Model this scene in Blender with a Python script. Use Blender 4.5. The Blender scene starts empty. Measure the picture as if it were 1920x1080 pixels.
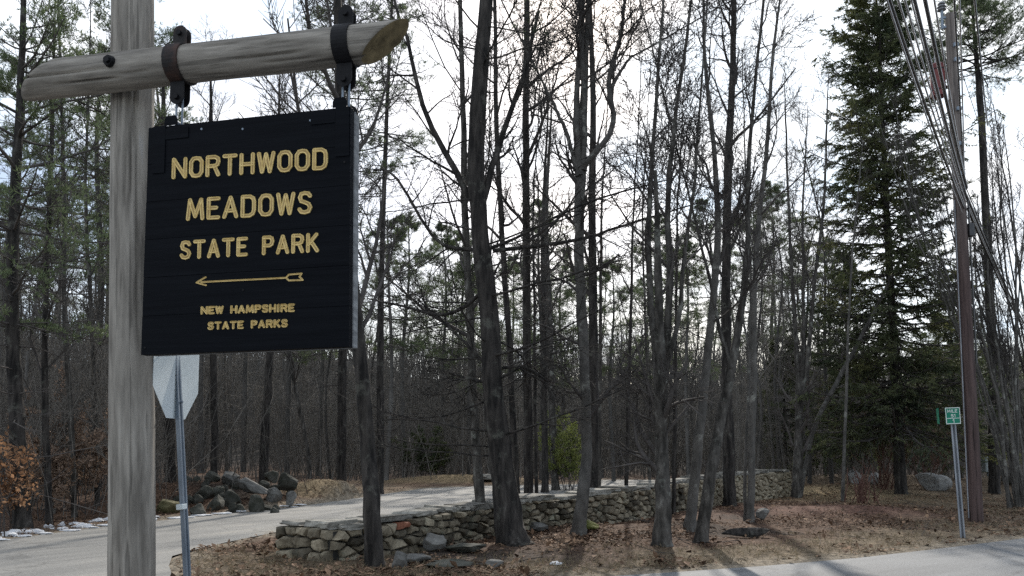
import bpy, bmesh, math, random
import numpy as np
from mathutils import Vector, Matrix
rng = np.random.default_rng(11)
random.seed(11)
R = math.radians
sc = bpy.context.scene
C = sc.collection

# ------------------------------------------------------------------ camera
F = 1500.0; PITCH = R(5.0); SHY = 179.0; CAMZ = 1.5
cd = bpy.data.cameras.new('camera'); cam = bpy.data.objects.new('camera', cd); C.objects.link(cam)
cam.location = (0, 0, CAMZ); cam.rotation_euler = (R(90)+PITCH, 0, 0)
cd.sensor_width = 36; cd.lens = F/1920*36; cd.shift_y = SHY/1920
cd.clip_start = 0.1; cd.clip_end = 2000
sc.camera = cam

# ------------------------------------------------------------------ sky, sun, exposure
SUN_EL, SUN_AZ = R(31), R(9)
w = bpy.data.worlds.new("World"); sc.world = w; w.use_nodes = True
nt = w.node_tree; nt.nodes.clear()
def N(nt, t, **kw):
    n = nt.nodes.new(t)
    for k, v in kw.items(): setattr(n, k, v)
    return n
out = N(nt, 'ShaderNodeOutputWorld'); bg = N(nt, 'ShaderNodeBackground'); bg.inputs['Strength'].default_value = 0.1
sky = N(nt, 'ShaderNodeTexSky', sky_type='NISHITA', sun_disc=False)
sky.sun_elevation = SUN_EL; sky.sun_rotation = SUN_AZ; sky.air_density = 1.0; sky.dust_density = 1.2; sky.ozone_density = 1.2
tc = N(nt, 'ShaderNodeTexCoord'); sep = N(nt, 'ShaderNodeSeparateXYZ')
nt.links.new(tc.outputs['Generated'], sep.inputs[0])
ad = N(nt, 'ShaderNodeMath', operation='ADD'); ad.inputs[1].default_value = 0.22
nt.links.new(sep.outputs['Z'], ad.inputs[0])
mx = N(nt, 'ShaderNodeMath', operation='MAXIMUM'); mx.inputs[1].default_value = 0.05; nt.links.new(ad.outputs[0], mx.inputs[0])
dx = N(nt, 'ShaderNodeMath', operation='DIVIDE'); dy = N(nt, 'ShaderNodeMath', operation='DIVIDE')
nt.links.new(sep.outputs['X'], dx.inputs[0]); nt.links.new(mx.outputs[0], dx.inputs[1])
nt.links.new(sep.outputs['Y'], dy.inputs[0]); nt.links.new(mx.outputs[0], dy.inputs[1])
cmb = N(nt, 'ShaderNodeCombineXYZ'); nt.links.new(dx.outputs[0], cmb.inputs[0]); nt.links.new(dy.outputs[0], cmb.inputs[1])
cn = N(nt, 'ShaderNodeTexNoise'); cn.inputs['Scale'].default_value = 1.15; cn.inputs['Detail'].default_value = 7; cn.inputs['Roughness'].default_value = 0.55
cmb.inputs[2].default_value = 3.3
nt.links.new(cmb.outputs[0], cn.inputs['Vector'])
cr = N(nt, 'ShaderNodeValToRGB'); cr.color_ramp.elements[0].position = 0.43; cr.color_ramp.elements[1].position = 0.60
nt.links.new(cn.outputs['Fac'], cr.inputs[0])
c2n = N(nt, 'ShaderNodeTexNoise'); c2n.inputs['Scale'].default_value = 2.4; c2n.inputs['Detail'].default_value = 5; nt.links.new(cmb.outputs[0], c2n.inputs['Vector'])
c2r = N(nt, 'ShaderNodeValToRGB'); c2r.color_ramp.elements[0].position = .38; c2r.color_ramp.elements[0].color = (.70, .83, .97, 1); c2r.color_ramp.elements[1].position = .62; c2r.color_ramp.elements[1].color = (1, 1, 1, 1); nt.links.new(c2n.outputs['Fac'], c2r.inputs[0])
c2m = N(nt, 'ShaderNodeVectorMath', operation='SCALE'); c2m.inputs['Scale'].default_value = 11.6; nt.links.new(c2r.outputs[0], c2m.inputs[0])
mixs = N(nt, 'ShaderNodeMix', data_type='RGBA')
nt.links.new(cr.outputs[0], mixs.inputs[0]); nt.links.new(sky.outputs[0], mixs.inputs[6]); nt.links.new(c2m.outputs[0], mixs.inputs[7])
bl = N(nt, 'ShaderNodeMix', data_type='RGBA'); bl.inputs[0].default_value = 0.18
nt.links.new(mixs.outputs[2], bl.inputs[6]); bl.inputs[7].default_value = (9.0, 9.8, 11.0, 1)
nt.links.new(bl.outputs[2], bg.inputs[0]); nt.links.new(bg.outputs[0], out.inputs[0])
sd = Vector((math.sin(SUN_AZ)*math.cos(SUN_EL), math.cos(SUN_AZ)*math.cos(SUN_EL), math.sin(SUN_EL)))
sl = bpy.data.lights.new('sun', 'SUN'); so = bpy.data.objects.new('sun', sl); C.objects.link(so)
sl.energy = 3.2; sl.angle = R(1.0); sl.color = (1.0, 0.93, 0.83)
so.rotation_euler = (-sd).to_track_quat('-Z', 'Y').to_euler(); so.location = (0, 0, 40)
vs = sc.view_settings; vs.view_transform = 'Standard'; vs.look = 'None'; vs.gamma = 1; vs.exposure = 0.5; vs.use_curve_mapping = False
sc.cycles.max_bounces = 5; sc.cycles.diffuse_bounces = 3; sc.cycles.use_denoising = False

# ------------------------------------------------------------------ helpers
CP, SP = math.cos(PITCH), math.sin(PITCH)
def at(px, py, y):
    u = (px-960)/F; v = (540-py+SHY)/F
    d = Vector((u, CP - v*SP, v*CP + SP)); t = y/d.y
    return Vector((0, 0, CAMZ)) + d*t
def gd(py): return 1.5*F/(py-850.0)
def gr(px, py):
    y = gd(py); p = at(px, py, y); return (p.x, y)

_h = np.random.default_rng(3).random((64, 64))
def vn(x, y):
    x = np.asarray(x, float); y = np.asarray(y, float)
    xi = np.floor(x).astype(int); yi = np.floor(y).astype(int); fx = x-xi; fy = y-yi
    fx = fx*fx*(3-2*fx); fy = fy*fy*(3-2*fy)
    g = lambda a, b: _h[a % 64, b % 64]
    return (g(xi, yi)*(1-fx)+g(xi+1, yi)*fx)*(1-fy)+(g(xi, yi+1)*(1-fx)+g(xi+1, yi+1)*fx)*fy
def fbm(x, y, o=4):
    s = 0; a = .5
    for i in range(o): s = s+a*vn(x*2**i+17*i, y*2**i+5*i); a *= .5
    return s
def sstep(a, b, x): t = np.clip((np.asarray(x, float)-a)/(b-a), 0, 1); return t*t*(3-2*t)

def mesh_np(name, V, Q=None, T=None, smooth=True):
    m = bpy.data.meshes.new(name); V = np.ascontiguousarray(V, np.float32).reshape(-1, 3)
    m.vertices.add(len(V)); m.vertices.foreach_set('co', V.ravel())
    loops = []; starts = []; n = 0
    if Q is not None and len(Q):
        Q = np.asarray(Q, np.int32); loops.append(Q.ravel()); starts.append(np.arange(len(Q))*4); n = Q.size
    if T is not None and len(T):
        T = np.asarray(T, np.int32); loops.append(T.ravel()); starts.append(n+np.arange(len(T))*3)
    L = np.concatenate(loops).astype(np.int32); S = np.concatenate(starts).astype(np.int32)
    m.loops.add(len(L)); m.loops.foreach_set('vertex_index', L)
    m.polygons.add(len(S)); m.polygons.foreach_set('loop_start', S)
    m.polygons.foreach_set('use_smooth', np.full(len(S), smooth))
    m.update(calc_edges=True); m.validate()
    return m
def ob(name, mesh, mat=None, parent=None, loc=None):
    if mat is not None and not mesh.materials:
        for x in (mat if isinstance(mat, (list, tuple)) else [mat]): mesh.materials.append(x)
    o = bpy.data.objects.new(name, mesh); C.objects.link(o)
    if parent is not None: o.parent = parent
    if loc is not None: o.location = loc
    return o
def tag(o, label=None, cat=None, group=None, kind=None):
    if label: o['label'] = label
    if cat: o['category'] = cat
    if group: o['group'] = group
    if kind: o['kind'] = kind
    return o
def empty(name, loc, rz=0, **k):
    o = bpy.data.objects.new(name, None); C.objects.link(o); o.location = loc; o.rotation_euler = (0, 0, rz); o.empty_display_size = .2
    return tag(o, **k)
def copy_thing(root, loc, rz, s=1.0, label=None, group=None):
    r = root.copy(); C.objects.link(r); r.location = loc; r.rotation_euler = (0, 0, rz); r.scale = (s, s, s)
    if label: r['label'] = label
    if group: r['group'] = group
    for ch in root.children:
        c = ch.copy(); C.objects.link(c); c.parent = r
    return r
def bm_mesh(bm, name, smooth=False):
    bmesh.ops.recalc_face_normals(bm, faces=bm.faces)
    m = bpy.data.meshes.new(name); bm.to_mesh(m); bm.free()
    for p in m.polygons: p.use_smooth = smooth
    return m
def box(bm, c, s, rot=None, bev=0.0):
    r = bmesh.ops.create_cube(bm, size=1.0); vs = r['verts']
    M = Matrix.Translation(c) @ (rot.to_4x4() if rot else Matrix.Identity(4)) @ Matrix.Diagonal((*s, 1))
    bmesh.ops.transform(bm, matrix=M, verts=vs)
    if bev: bmesh.ops.bevel(bm, geom=list({e for v in vs for e in v.link_edges}), offset=bev, segments=2, affect='EDGES', profile=.5)
def cyl(bm, p0, p1, r0, r1, n=12):
    p0 = Vector(p0); p1 = Vector(p1); d = p1-p0
    M = Matrix.Translation((p0+p1)/2) @ d.to_track_quat('Z', 'Y').to_matrix().to_4x4()
    bmesh.ops.create_cone(bm, cap_ends=True, segments=n, radius1=r0, radius2=r1, depth=d.length, matrix=M)
def prism(bm, pts, thick, M=None):
    """flat outline in the XZ plane, given thickness along +Y"""
    M = M or Matrix.Identity(4)
    a = [bm.verts.new(M @ Vector((x, 0, z))) for x, z in pts]; b = [bm.verts.new(M @ Vector((x, thick, z))) for x, z in pts]
    bm.faces.new(a); bm.faces.new(b[::-1]); n = len(pts)
    for i in range(n): bm.faces.new((a[i], b[i], b[(i+1) % n], a[(i+1) % n]))

# ------------------------------------------------------------------ materials
def mat(name, c1, c2, scale=4.0, stretch=(1, 1, 1), rough=.85, bump=.3, bscale=None, c3=None, lo=.35, hi=.65, metal=0, rnd=0.0, island=0.0, transl=0.0, detail=6, crack=None, bdist=.02, spec=.3, lichen=None):
    m = bpy.data.materials.new(name); m.use_nodes = True; nt = m.node_tree; b = nt.nodes['Principled BSDF']
    b.inputs['Roughness'].default_value = rough; b.inputs['Metallic'].default_value = metal
    b.inputs['Specular IOR Level'].default_value = spec
    t = N(nt, 'ShaderNodeTexCoord'); mp = N(nt, 'ShaderNodeMapping'); mp.inputs['Scale'].default_value = stretch
    nt.links.new(t.outputs['Object'], mp.inputs[0])
    no = N(nt, 'ShaderNodeTexNoise'); no.inputs['Scale'].default_value = scale; no.inputs['Detail'].default_value = detail; no.inputs['Roughness'].default_value = .6
    nt.links.new(mp.outputs[0], no.inputs['Vector'])
    r = N(nt, 'ShaderNodeValToRGB'); e = r.color_ramp.elements
    e[0].position = lo; e[0].color = (*c1, 1); e[1].position = hi; e[1].color = (*c2, 1)
    if c3:
        x = e.new(min(.98, hi+.13)); x.color = (*c3, 1)
    nt.links.new(no.outputs['Fac'], r.inputs[0]); col = r.outputs[0]
    def mul(col, fac_socket, lo_, hi_):
        mr = N(nt, 'ShaderNodeMapRange'); mr.inputs[3].default_value = lo_; mr.inputs[4].default_value = hi_
        nt.links.new(fac_socket, mr.inputs[0])
        vm = N(nt, 'ShaderNodeVectorMath', operation='SCALE'); nt.links.new(col, vm.inputs[0]); nt.links.new(mr.outputs[0], vm.inputs['Scale'])
        return vm.outputs[0]
    if lichen:
        nl = N(nt, 'ShaderNodeTexNoise'); nl.inputs['Scale'].default_value = 3.2; nl.inputs['Detail'].default_value = 7; nl.inputs['Roughness'].default_value = .7; nt.links.new(t.outputs['Object'], nl.inputs['Vector'])
        rl = N(nt, 'ShaderNodeMapRange', interpolation_type='SMOOTHSTEP'); rl.inputs[1].default_value = .55; rl.inputs[2].default_value = .66; rl.inputs[4].default_value = .8; nt.links.new(nl.outputs['Fac'], rl.inputs[0])
        ml = N(nt, 'ShaderNodeMix', data_type='RGBA'); nt.links.new(rl.outputs[0], ml.inputs[0]); nt.links.new(col, ml.inputs[6]); ml.inputs[7].default_value = (*lichen, 1); col = ml.outputs[2]
    if rnd:
        oi = N(nt, 'ShaderNodeObjectInfo'); col = mul(col, oi.outputs['Random'], 1-rnd, 1+rnd)
    if island:
        g = N(nt, 'ShaderNodeNewGeometry'); col = mul(col, g.outputs['Random Per Island'], 1-island, 1+island)
    hsock = no.outputs['Fac']
    if crack:   # dark narrow splits following the stretched grain: (scale, stretch, threshold)
        mp2 = N(nt, 'ShaderNodeMapping'); mp2.inputs['Scale'].default_value = crack[1]; nt.links.new(t.outputs['Object'], mp2.inputs[0])
        n2 = N(nt, 'ShaderNodeTexNoise'); n2.inputs['Scale'].default_value = crack[0]; n2.inputs['Detail'].default_value = 3; nt.links.new(mp2.outputs[0], n2.inputs['Vector'])
        r2 = N(nt, 'ShaderNodeMapRange', interpolation_type='SMOOTHSTEP'); r2.inputs[1].default_value = crack[2]; r2.inputs[2].default_value = crack[2]+.05
        r2.inputs[3].default_value = crack[3] if len(crack) > 3 else .3; r2.inputs[4].default_value = 1; nt.links.new(n2.outputs['Fac'], r2.inputs[0])
        vm = N(nt, 'ShaderNodeVectorMath', operation='SCALE'); nt.links.new(col, vm.inputs[0]); nt.links.new(r2.outputs[0], vm.inputs['Scale']); col = vm.outputs[0]
        mm = N(nt, 'ShaderNodeMath', operation='MULTIPLY'); nt.links.new(no.outputs['Fac'], mm.inputs[0]); nt.links.new(r2.outputs[0], mm.inputs[1]); hsock = mm.outputs[0]
    nt.links.new(col, b.inputs['Base Color'])
    if bump:
        if bscale:
            nb = N(nt, 'ShaderNodeTexNoise'); nb.inputs['Scale'].default_value = bscale; nb.inputs['Detail'].default_value = 5
            nt.links.new(mp.outputs[0], nb.inputs['Vector']); hsock = nb.outputs['Fac']
        bp = N(nt, 'ShaderNodeBump'); bp.inputs['Strength'].default_value = bump; bp.inputs['Distance'].default_value = bdist
        nt.links.new(hsock, bp.inputs['Height']); nt.links.new(bp.outputs[0], b.inputs['Normal'])
    if transl:
        tr = N(nt, 'ShaderNodeBsdfTranslucent'); nt.links.new(col, tr.inputs[0]); ms = N(nt, 'ShaderNodeMixShader'); ms.inputs[0].default_value = transl
        o = nt.nodes['Material Output']; nt.links.new(b.outputs[0], ms.inputs[1]); nt.links.new(tr.outputs[0], ms.inputs[2]); nt.links.new(ms.outputs[0], o.inputs[0])
    return m
M_bark_dark = mat('dark_bark', (.012, .011, .0105), (.055, .049, .044), 11, (1, 1, .16), .95, 1.0, lo=.38, hi=.62, c3=(.12, .112, .102), lichen=(.1, .1, .085), bdist=.04)
M_bark_grey = mat('grey_bark', (.026, .024, .021), (.095, .088, .079), 9, (1, 1, .3), .95, 1.0, c3=(.22, .215, .195), lo=.38, hi=.6, lichen=(.2, .205, .18), bdist=.03)
M_bark_pale = mat('pale_bark', (.06, .057, .052), (.125, .118, .108), 7, (1, 1, .5), .9, .5, c3=(.22, .21, .195), lichen=(.27, .27, .24))
M_bark_far = mat('far_bark', (.06, .057, .053), (.125, .12, .112), 3, (1, 1, .2), .95, 0, rnd=.4)  # greyer and lighter than near bark: distance haze put into the colour
M_twig = mat('twig', (.045, .04, .037), (.09, .081, .075), 3, rough=.9, bump=0, rnd=.25)
M_twig_far = mat('far_twig', (.1, .092, .08), (.18, .166, .148), 1.5, rough=.9, bump=0, rnd=.3)  # paler than the near twigs, haze painted into the colour
M_twig_red = mat('red_twig', (.09, .045, .035), (.16, .085, .065), 3, rough=.85, bump=0)
M_needle = mat('pine_needles', (.085, .118, .058), (.16, .195, .098), .9, rough=.65, bump=0, island=.45, transl=.35, rnd=.15)
M_spruce = mat('spruce_needles', (.036, .052, .03), (.1, .115, .05), .45, rough=.65, bump=0, island=.45, transl=.3, c3=(.16, .155, .055), lo=.36, hi=.56)
M_hemlock = mat('shrub_leaves', (.12, .15, .04), (.24, .26, .08), 1.5, rough=.6, bump=0, island=.4, transl=.4)
M_beech = mat('dry_beech_leaves', (.24, .12, .06), (.42, .25, .14), 1.2, rough=.7, bump=0, island=.45, transl=.45)
M_beech2 = mat('faded_beech_leaves', (.2, .14, .1), (.34, .25, .19), 1.2, rough=.7, bump=0, island=.45, transl=.4)
M_litter = mat('leaf_litter', (.1, .06, .038), (.21, .135, .085), .6, rough=.9, bump=0, island=.75, c3=(.3, .235, .17))
M_grass = mat('dead_grass', (.12, .095, .06), (.24, .195, .125), .8, rough=.9, bump=0, island=.4, transl=.2)
M_stone = mat('wall_stone', (.105, .088, .062), (.25, .218, .16), 5, rough=.92, bump=.6, bscale=18, c3=(.4, .37, .3), rnd=.7, lichen=(.2, .2, .15))
M_cap = mat('cap_stone', (.13, .125, .11), (.28, .27, .24), 7, rough=.95, bump=.7, bscale=14, c3=(.38, .37, .33), rnd=.35)
M_core = mat('wall_rubble', (.03, .03, .028), (.06, .058, .053), 6, rough=.95, bump=.5)
M_rock = mat('granite_boulder', (.09, .088, .082), (.2, .196, .183), 3.5, rough=.92, bump=.6, bscale=9, c3=(.36, .35, .33), rnd=.25)
M_pale = mat('pale_granite', (.2, .2, .195), (.36, .355, .34), 3.5, rough=.92, bump=.5, bscale=9)
M_rock_dark = mat('mossy_rock', (.026, .028, .02), (.085, .084, .072), 3, rough=.95, bump=.7, bscale=8, c3=(.22, .21, .19), rnd=.35)
M_moss = mat('moss', (.075, .085, .02), (.15, .15, .045), 9, rough=.95, bump=.6, bscale=40)
M_mossrock = mat('moss_topped_rock', (.09, .085, .04), (.16, .14, .075), 4, rough=.95, bump=.6, bscale=20)
M_log = mat('weathered_log', (.15, .136, .118), (.345, .317, .278), 5, (2.6, 2.6, .3), .88, .8, c3=(.36, .345, .325), crack=(6, (4, 4, .16), .36, .62), bdist=.01)
M_logend = mat('log_end_grain', (.07, .055, .03), (.24, .19, .105), 6, rough=.9, bump=.5)
M_iron = mat('black_iron', (.004, .004, .005), (.009, .009, .011), 20, rough=.6, bump=.1, spec=.2)
M_rust = mat('rusty_iron', (.012, .010, .010), (.06, .028, .02), 6, rough=.65, bump=.2, lo=.45, hi=.7)
M_board = mat('black_painted_board', (.0022, .003, .005), (.0052, .0064, .0092), 3, (.35, 1, 9), .65, .35, bscale=14, spec=.07, bdist=.005)
M_edge = mat('grey_board_edge', (.15, .155, .16), (.29, .3, .305), 6, (1, 1, 4), .85, .3)
M_gold = mat('gold_paint', (.58, .41, .14), (.82, .63, .27), 14, rough=.55, bump=.1)
M_gold2 = mat('groove_shaded_gold', (.34, .22, .085), (.56, .4, .17), 9, rough=.7, bump=.1)  # stroke centres: shade of the V groove put into a darker gold
M_galv = mat('galvanised_steel', (.16, .2, .25), (.28, .33, .39), 5, (1, 1, .4), .5, .05, metal=.3)
M_signback = mat('bare_sign_aluminium', (.56, .63, .65), (.7, .76, .78), 1.6, rough=.5, bump=.02, metal=.05)
M_signred = mat('red_sign_face', (.4, .02, .02), (.5, .03, .03), 3, rough=.4, bump=0)
M_green = mat('green_sign_face', (.0, .16, .095), (.0, .2, .12), 3, rough=.4, bump=0)
M_white = mat('white_sign_paint', (.62, .66, .62), (.78, .8, .77), 4, rough=.5, bump=0)
M_polewood = mat('creosoted_pole', (.055, .038, .036), (.115, .08, .074), 5, (3, 3, .15), .9, .4, c3=(.17, .13, .12), crack=(5, (5, 5, .12), .36))
M_poletop = mat('sun_greyed_pole', (.13, .115, .1), (.23, .205, .185), 5, (3, 3, .15), .9, .4, crack=(5, (5, 5, .12), .36))
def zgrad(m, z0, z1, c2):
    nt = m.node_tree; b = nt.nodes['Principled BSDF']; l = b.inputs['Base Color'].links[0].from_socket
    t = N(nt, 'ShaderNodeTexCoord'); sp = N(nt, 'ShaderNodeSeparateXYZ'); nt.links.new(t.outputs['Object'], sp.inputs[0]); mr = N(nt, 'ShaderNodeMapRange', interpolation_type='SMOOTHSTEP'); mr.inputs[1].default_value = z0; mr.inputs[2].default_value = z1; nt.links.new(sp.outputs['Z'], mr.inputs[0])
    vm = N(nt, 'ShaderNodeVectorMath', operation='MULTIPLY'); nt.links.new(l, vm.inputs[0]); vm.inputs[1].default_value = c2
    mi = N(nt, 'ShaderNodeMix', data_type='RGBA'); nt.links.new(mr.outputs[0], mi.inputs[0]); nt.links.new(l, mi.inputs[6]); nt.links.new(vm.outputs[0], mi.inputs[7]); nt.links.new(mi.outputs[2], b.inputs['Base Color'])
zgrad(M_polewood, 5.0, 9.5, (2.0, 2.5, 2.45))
M_cablek = mat('black_cable', (.02, .02, .022), (.045, .045, .048), 5, rough=.32, bump=0, spec=.5)
M_cablea = mat('aluminium_cable', (.3, .3, .31), (.45, .45, .46), 5, rough=.35, bump=0, metal=.8)
M_can = mat('red_brown_can', (.13, .035, .035), (.22, .06, .055), 4, rough=.5, bump=.05)
M_galv2 = mat('dull_steel', (.2, .215, .24), (.34, .355, .38), 5, (1, 1, .4), .5, .05, metal=.3)
M_porc = mat('grey_porcelain', (.25, .26, .28), (.36, .37, .38), 5, rough=.3, bump=0)
M_snow = mat('old_snow', (.5, .51, .53), (.78, .79, .8), 10, rough=.8, bump=.5, bscale=30)
M_box = mat('grey_cabinet', (.2, .23, .23), (.28, .31, .31), 3, rough=.5, bump=0)
M_cream = mat('pale_stake', (.5, .5, .47), (.68, .68, .64), 4, rough=.6, bump=0)

# ------------------------------------------------------------------ plan of the place
ROAD = [(90, 66), (40, 33.5), (22, 22.3), (14, 17.4), (9.4, 14.6), (7.0, 13.0), (5.05, 11.75), (3.4, 10.9), (2.0, 10.3), (.6, 9.75), (-.5, 9.0), (-1.4, 7.7), (-1.9, 6.2), (-2.5, 5.2), (-3.1, 4.9),
        (-3.6, 5.4), (-3.8, 6.6), (-3.86, 8.4), (-4.08, 9.8), (-4.6, 10.9), (-4.98, 11.9), (-4.95, 12.6), (-4.85, 13.6), (-4.5, 15.5), (-3.6, 17.5), (-2, 19.6), (0, 21), (3, 23.2), (6, 27), (8.5, 32), (10, 39), (10, 46),
        (4.5, 46), (4.6, 41), (3, 39.3), (-1, 37.5), (-3.8, 34.5), (-5.1, 28), (-6.0, 23), (-7.4, 19.4), (-8.4, 16.7), (-8.9, 13.8), (-9.8, 10.5), (-12, 7.2), (-17, 4.6), (-30, 3), (-90, 2), (-90, -30), (90, -30)]
RP = np.array(ROAD, float)
def inside(P, x, y):
    x = np.asarray(x, float); y = np.asarray(y, float); r = np.zeros(x.shape, bool); n = len(P); j = n-1
    for i in range(n):
        c = ((P[i, 1] > y) != (P[j, 1] > y)) & (x < (P[j, 0]-P[i, 0])*(y-P[i, 1])/(P[j, 1]-P[i, 1]+1e-12)+P[i, 0]); r ^= c; j = i
    return r
def pdist(P, x, y, closed=True):
    x = np.asarray(x, float); y = np.asarray(y, float); d = np.full(x.shape, 1e9); n = len(P)
    for i in range(n if closed else n-1):
        a = P[i]; b = P[(i+1) % n]; ab = b-a; t = np.clip(((x-a[0])*ab[0]+(y-a[1])*ab[1])/(ab@ab), 0, 1)
        d = np.minimum(d, np.hypot(x-a[0]-t*ab[0], y-a[1]-t*ab[1]))
    return d
WALL = np.array([(-3.4, 11.8), (-2.47, 11.08), (-2.0, 11.55), (-1.3, 12.5), (-.56, 13.95), (.4, 15.2), (1.3, 16.1), (2.1, 16.9), (3.5, 18.9), (6.2, 23.4), (9.5, 27.6)])
MOUNDS = [(-6.4, 27.0, .6, 1.9, 1.3), (-2.6, 41.5, .4, 3.4, 1.2), (-9.6, 22.6, .55, 2.0, 1.6), (-7.6, 23.6, .4, 1.2, 1.2), (19.4, 32, .55, 2.2, 1.2), (8.2, 19.8, .16, 2.4, 1.6), (12.5, 31, .25, 4, 2.5), (.2, 11.6, -.1, 1.6, .8), (17, 38, .5, 6, 3), (1.6, 15.2, .1, .9, .7), (3.4, 15.6, .12, 1.2, .6)]
def terrain(x, y):
    x = np.asarray(x, float); y = np.asarray(y, float)
    ins = inside(RP, x, y); d = pdist(RP, x, y); sdm = np.where(ins, -d, d)
    z = .02+.10*(fbm(x*.35, y*.35)-.45)*sstep(0, 3, sdm)+.05*(fbm(x*1.7+9, y*1.7)-.45)+.02*sstep(0, 1, sdm)
    for mx_, my_, a, sx, sy in MOUNDS:
        g = np.exp(-((x-mx_)/sx)**2-((y-my_)/sy)**2); z = z+a*g*(1+.5*(fbm(x*1.3, y*1.3)-.45))
    z = z+12.0*sstep(50, 120, y)*(.75+.5*vn(x*.02+3, y*.02))*np.where(x < -20, 1.25, 1)
    z = z+.5*sstep(-9, -16, x)*sstep(6, 14, y)
    return np.where(ins, np.minimum(z, -.05), np.where(d < .25, z*.35+.003, z))
def tz(x, y): return float(terrain(np.array([x]), np.array([y]))[0])
def axis(a, b, st, far, g=1.22):
    v = list(np.arange(a, b+1e-6, st)); s = st
    while v[-1] < far: s *= g; v.append(v[-1]+s)
    s = st
    return v, s
def axis2(lo, a, b, hi, st):
    v = list(np.arange(a, b+1e-6, st)); s = st
    while v[-1] < hi: s *= 1.18; v.append(v[-1]+s)
    s = st; u = [a]
    while u[-1] > lo: s *= 1.18; u.append(u[-1]-s)
    return np.array(u[:0:-1]+v)
gx = axis2(-420, -12, 17, 420, .14); gy = axis2(-60, 7.5, 33, 620, .14)
X, Y = np.meshgrid(gx, gy); Z = terrain(X, Y); nx, ny = len(gx), len(gy)
idx = np.arange(nx*ny).reshape(ny, nx)
Q = np.stack([idx[:-1, :-1], idx[:-1, 1:], idx[1:, 1:], idx[1:, :-1]], -1).reshape(-1, 4)
gm = mesh_np('ground', np.stack([X, Y, Z], -1), Q)
# ground cover by place: sand at the asphalt edge, dead grass on the verge, leaf litter in the woods, a reddish mulch bed
sdm = np.where(inside(RP, X, Y), -1, 1)*pdist(RP, X, Y); n1 = fbm(X*.8, Y*.8); n2 = fbm(X*2.6+3, Y*2.6)
ROADEDGE = RP[:16]; dr = pdist(ROADEDGE, X, Y, False)+(n1-.45)*2.5
sand = np.array([.22, .185, .14]); grs = np.array([.145, .112, .075]); leaf = np.array([.098, .06, .04]); dark = np.array([.042, .034, .028]); mulch = np.array([.115, .062, .046]); straw = np.array([.33, .25, .145])
col = np.empty(X.shape+(3,)); col[:] = leaf
lerp = lambda c, b, f: c*(1-f[..., None])+b*f[..., None]
col = lerp(col, dark, sstep(.5, .72, n1)*.8)
gw = 1.0+1.6*sstep(4.5, 8, X); col = lerp(col, grs, 1-sstep(gw*.8, gw*1.6, dr)); isl = (X < -1) & (Y < 12)
col = lerp(col, grs*.8, np.where(isl, .8, 0.))
fx = sstep(9, 13, X)*sstep(60, 38, Y); col = lerp(col, grs*.85, fx*(.5+.5*n2))
col = lerp(col, straw, np.exp(-((X-10.5)/3.6)**2-((Y-28.5)/4)**2)*.95)
col = lerp(col, straw, np.exp(-((X+6.4)/1.8)**2-((Y-26.6)/1.6)**2)*.8)
col = lerp(col, straw, np.exp(-((X+3)/4.5)**2-((Y-41)/1.8)**2)*.8)
col = lerp(col, mulch, np.clip(np.exp(-((X-8.0)/2.7)**2-((Y-20.3)/2.5)**2)*1.4, 0, 1)*.9)
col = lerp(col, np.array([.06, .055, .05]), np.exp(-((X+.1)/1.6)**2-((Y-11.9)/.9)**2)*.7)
col = lerp(col, sand, 1-sstep(.1, .75, sdm+(n2-.45)*.9))
col = lerp(col, np.array([.36, .27, .18]), np.exp(-((X+6.2)/1.6)**2-((Y-33)/4)**2))
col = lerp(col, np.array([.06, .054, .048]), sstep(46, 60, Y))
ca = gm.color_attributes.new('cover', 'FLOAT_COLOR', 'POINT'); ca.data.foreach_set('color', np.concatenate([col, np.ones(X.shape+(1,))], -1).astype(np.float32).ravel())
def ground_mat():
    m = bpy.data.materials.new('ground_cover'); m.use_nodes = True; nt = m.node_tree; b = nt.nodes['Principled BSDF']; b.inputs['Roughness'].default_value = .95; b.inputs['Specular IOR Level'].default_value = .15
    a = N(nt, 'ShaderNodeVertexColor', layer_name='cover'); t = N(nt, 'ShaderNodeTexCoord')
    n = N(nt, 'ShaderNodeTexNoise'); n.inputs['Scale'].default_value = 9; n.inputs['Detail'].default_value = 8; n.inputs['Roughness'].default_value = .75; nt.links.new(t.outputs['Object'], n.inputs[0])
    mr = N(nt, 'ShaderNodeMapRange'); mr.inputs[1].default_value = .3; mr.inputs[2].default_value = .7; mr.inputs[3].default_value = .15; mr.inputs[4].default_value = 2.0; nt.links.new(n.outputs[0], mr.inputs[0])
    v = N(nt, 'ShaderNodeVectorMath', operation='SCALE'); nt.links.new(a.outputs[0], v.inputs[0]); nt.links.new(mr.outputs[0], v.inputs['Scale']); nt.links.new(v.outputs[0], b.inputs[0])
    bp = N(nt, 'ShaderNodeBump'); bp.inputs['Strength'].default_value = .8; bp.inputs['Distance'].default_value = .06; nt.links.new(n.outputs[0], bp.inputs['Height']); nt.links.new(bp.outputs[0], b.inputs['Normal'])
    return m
tag(ob('ground', gm, ground_mat()), kind='structure')

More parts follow.
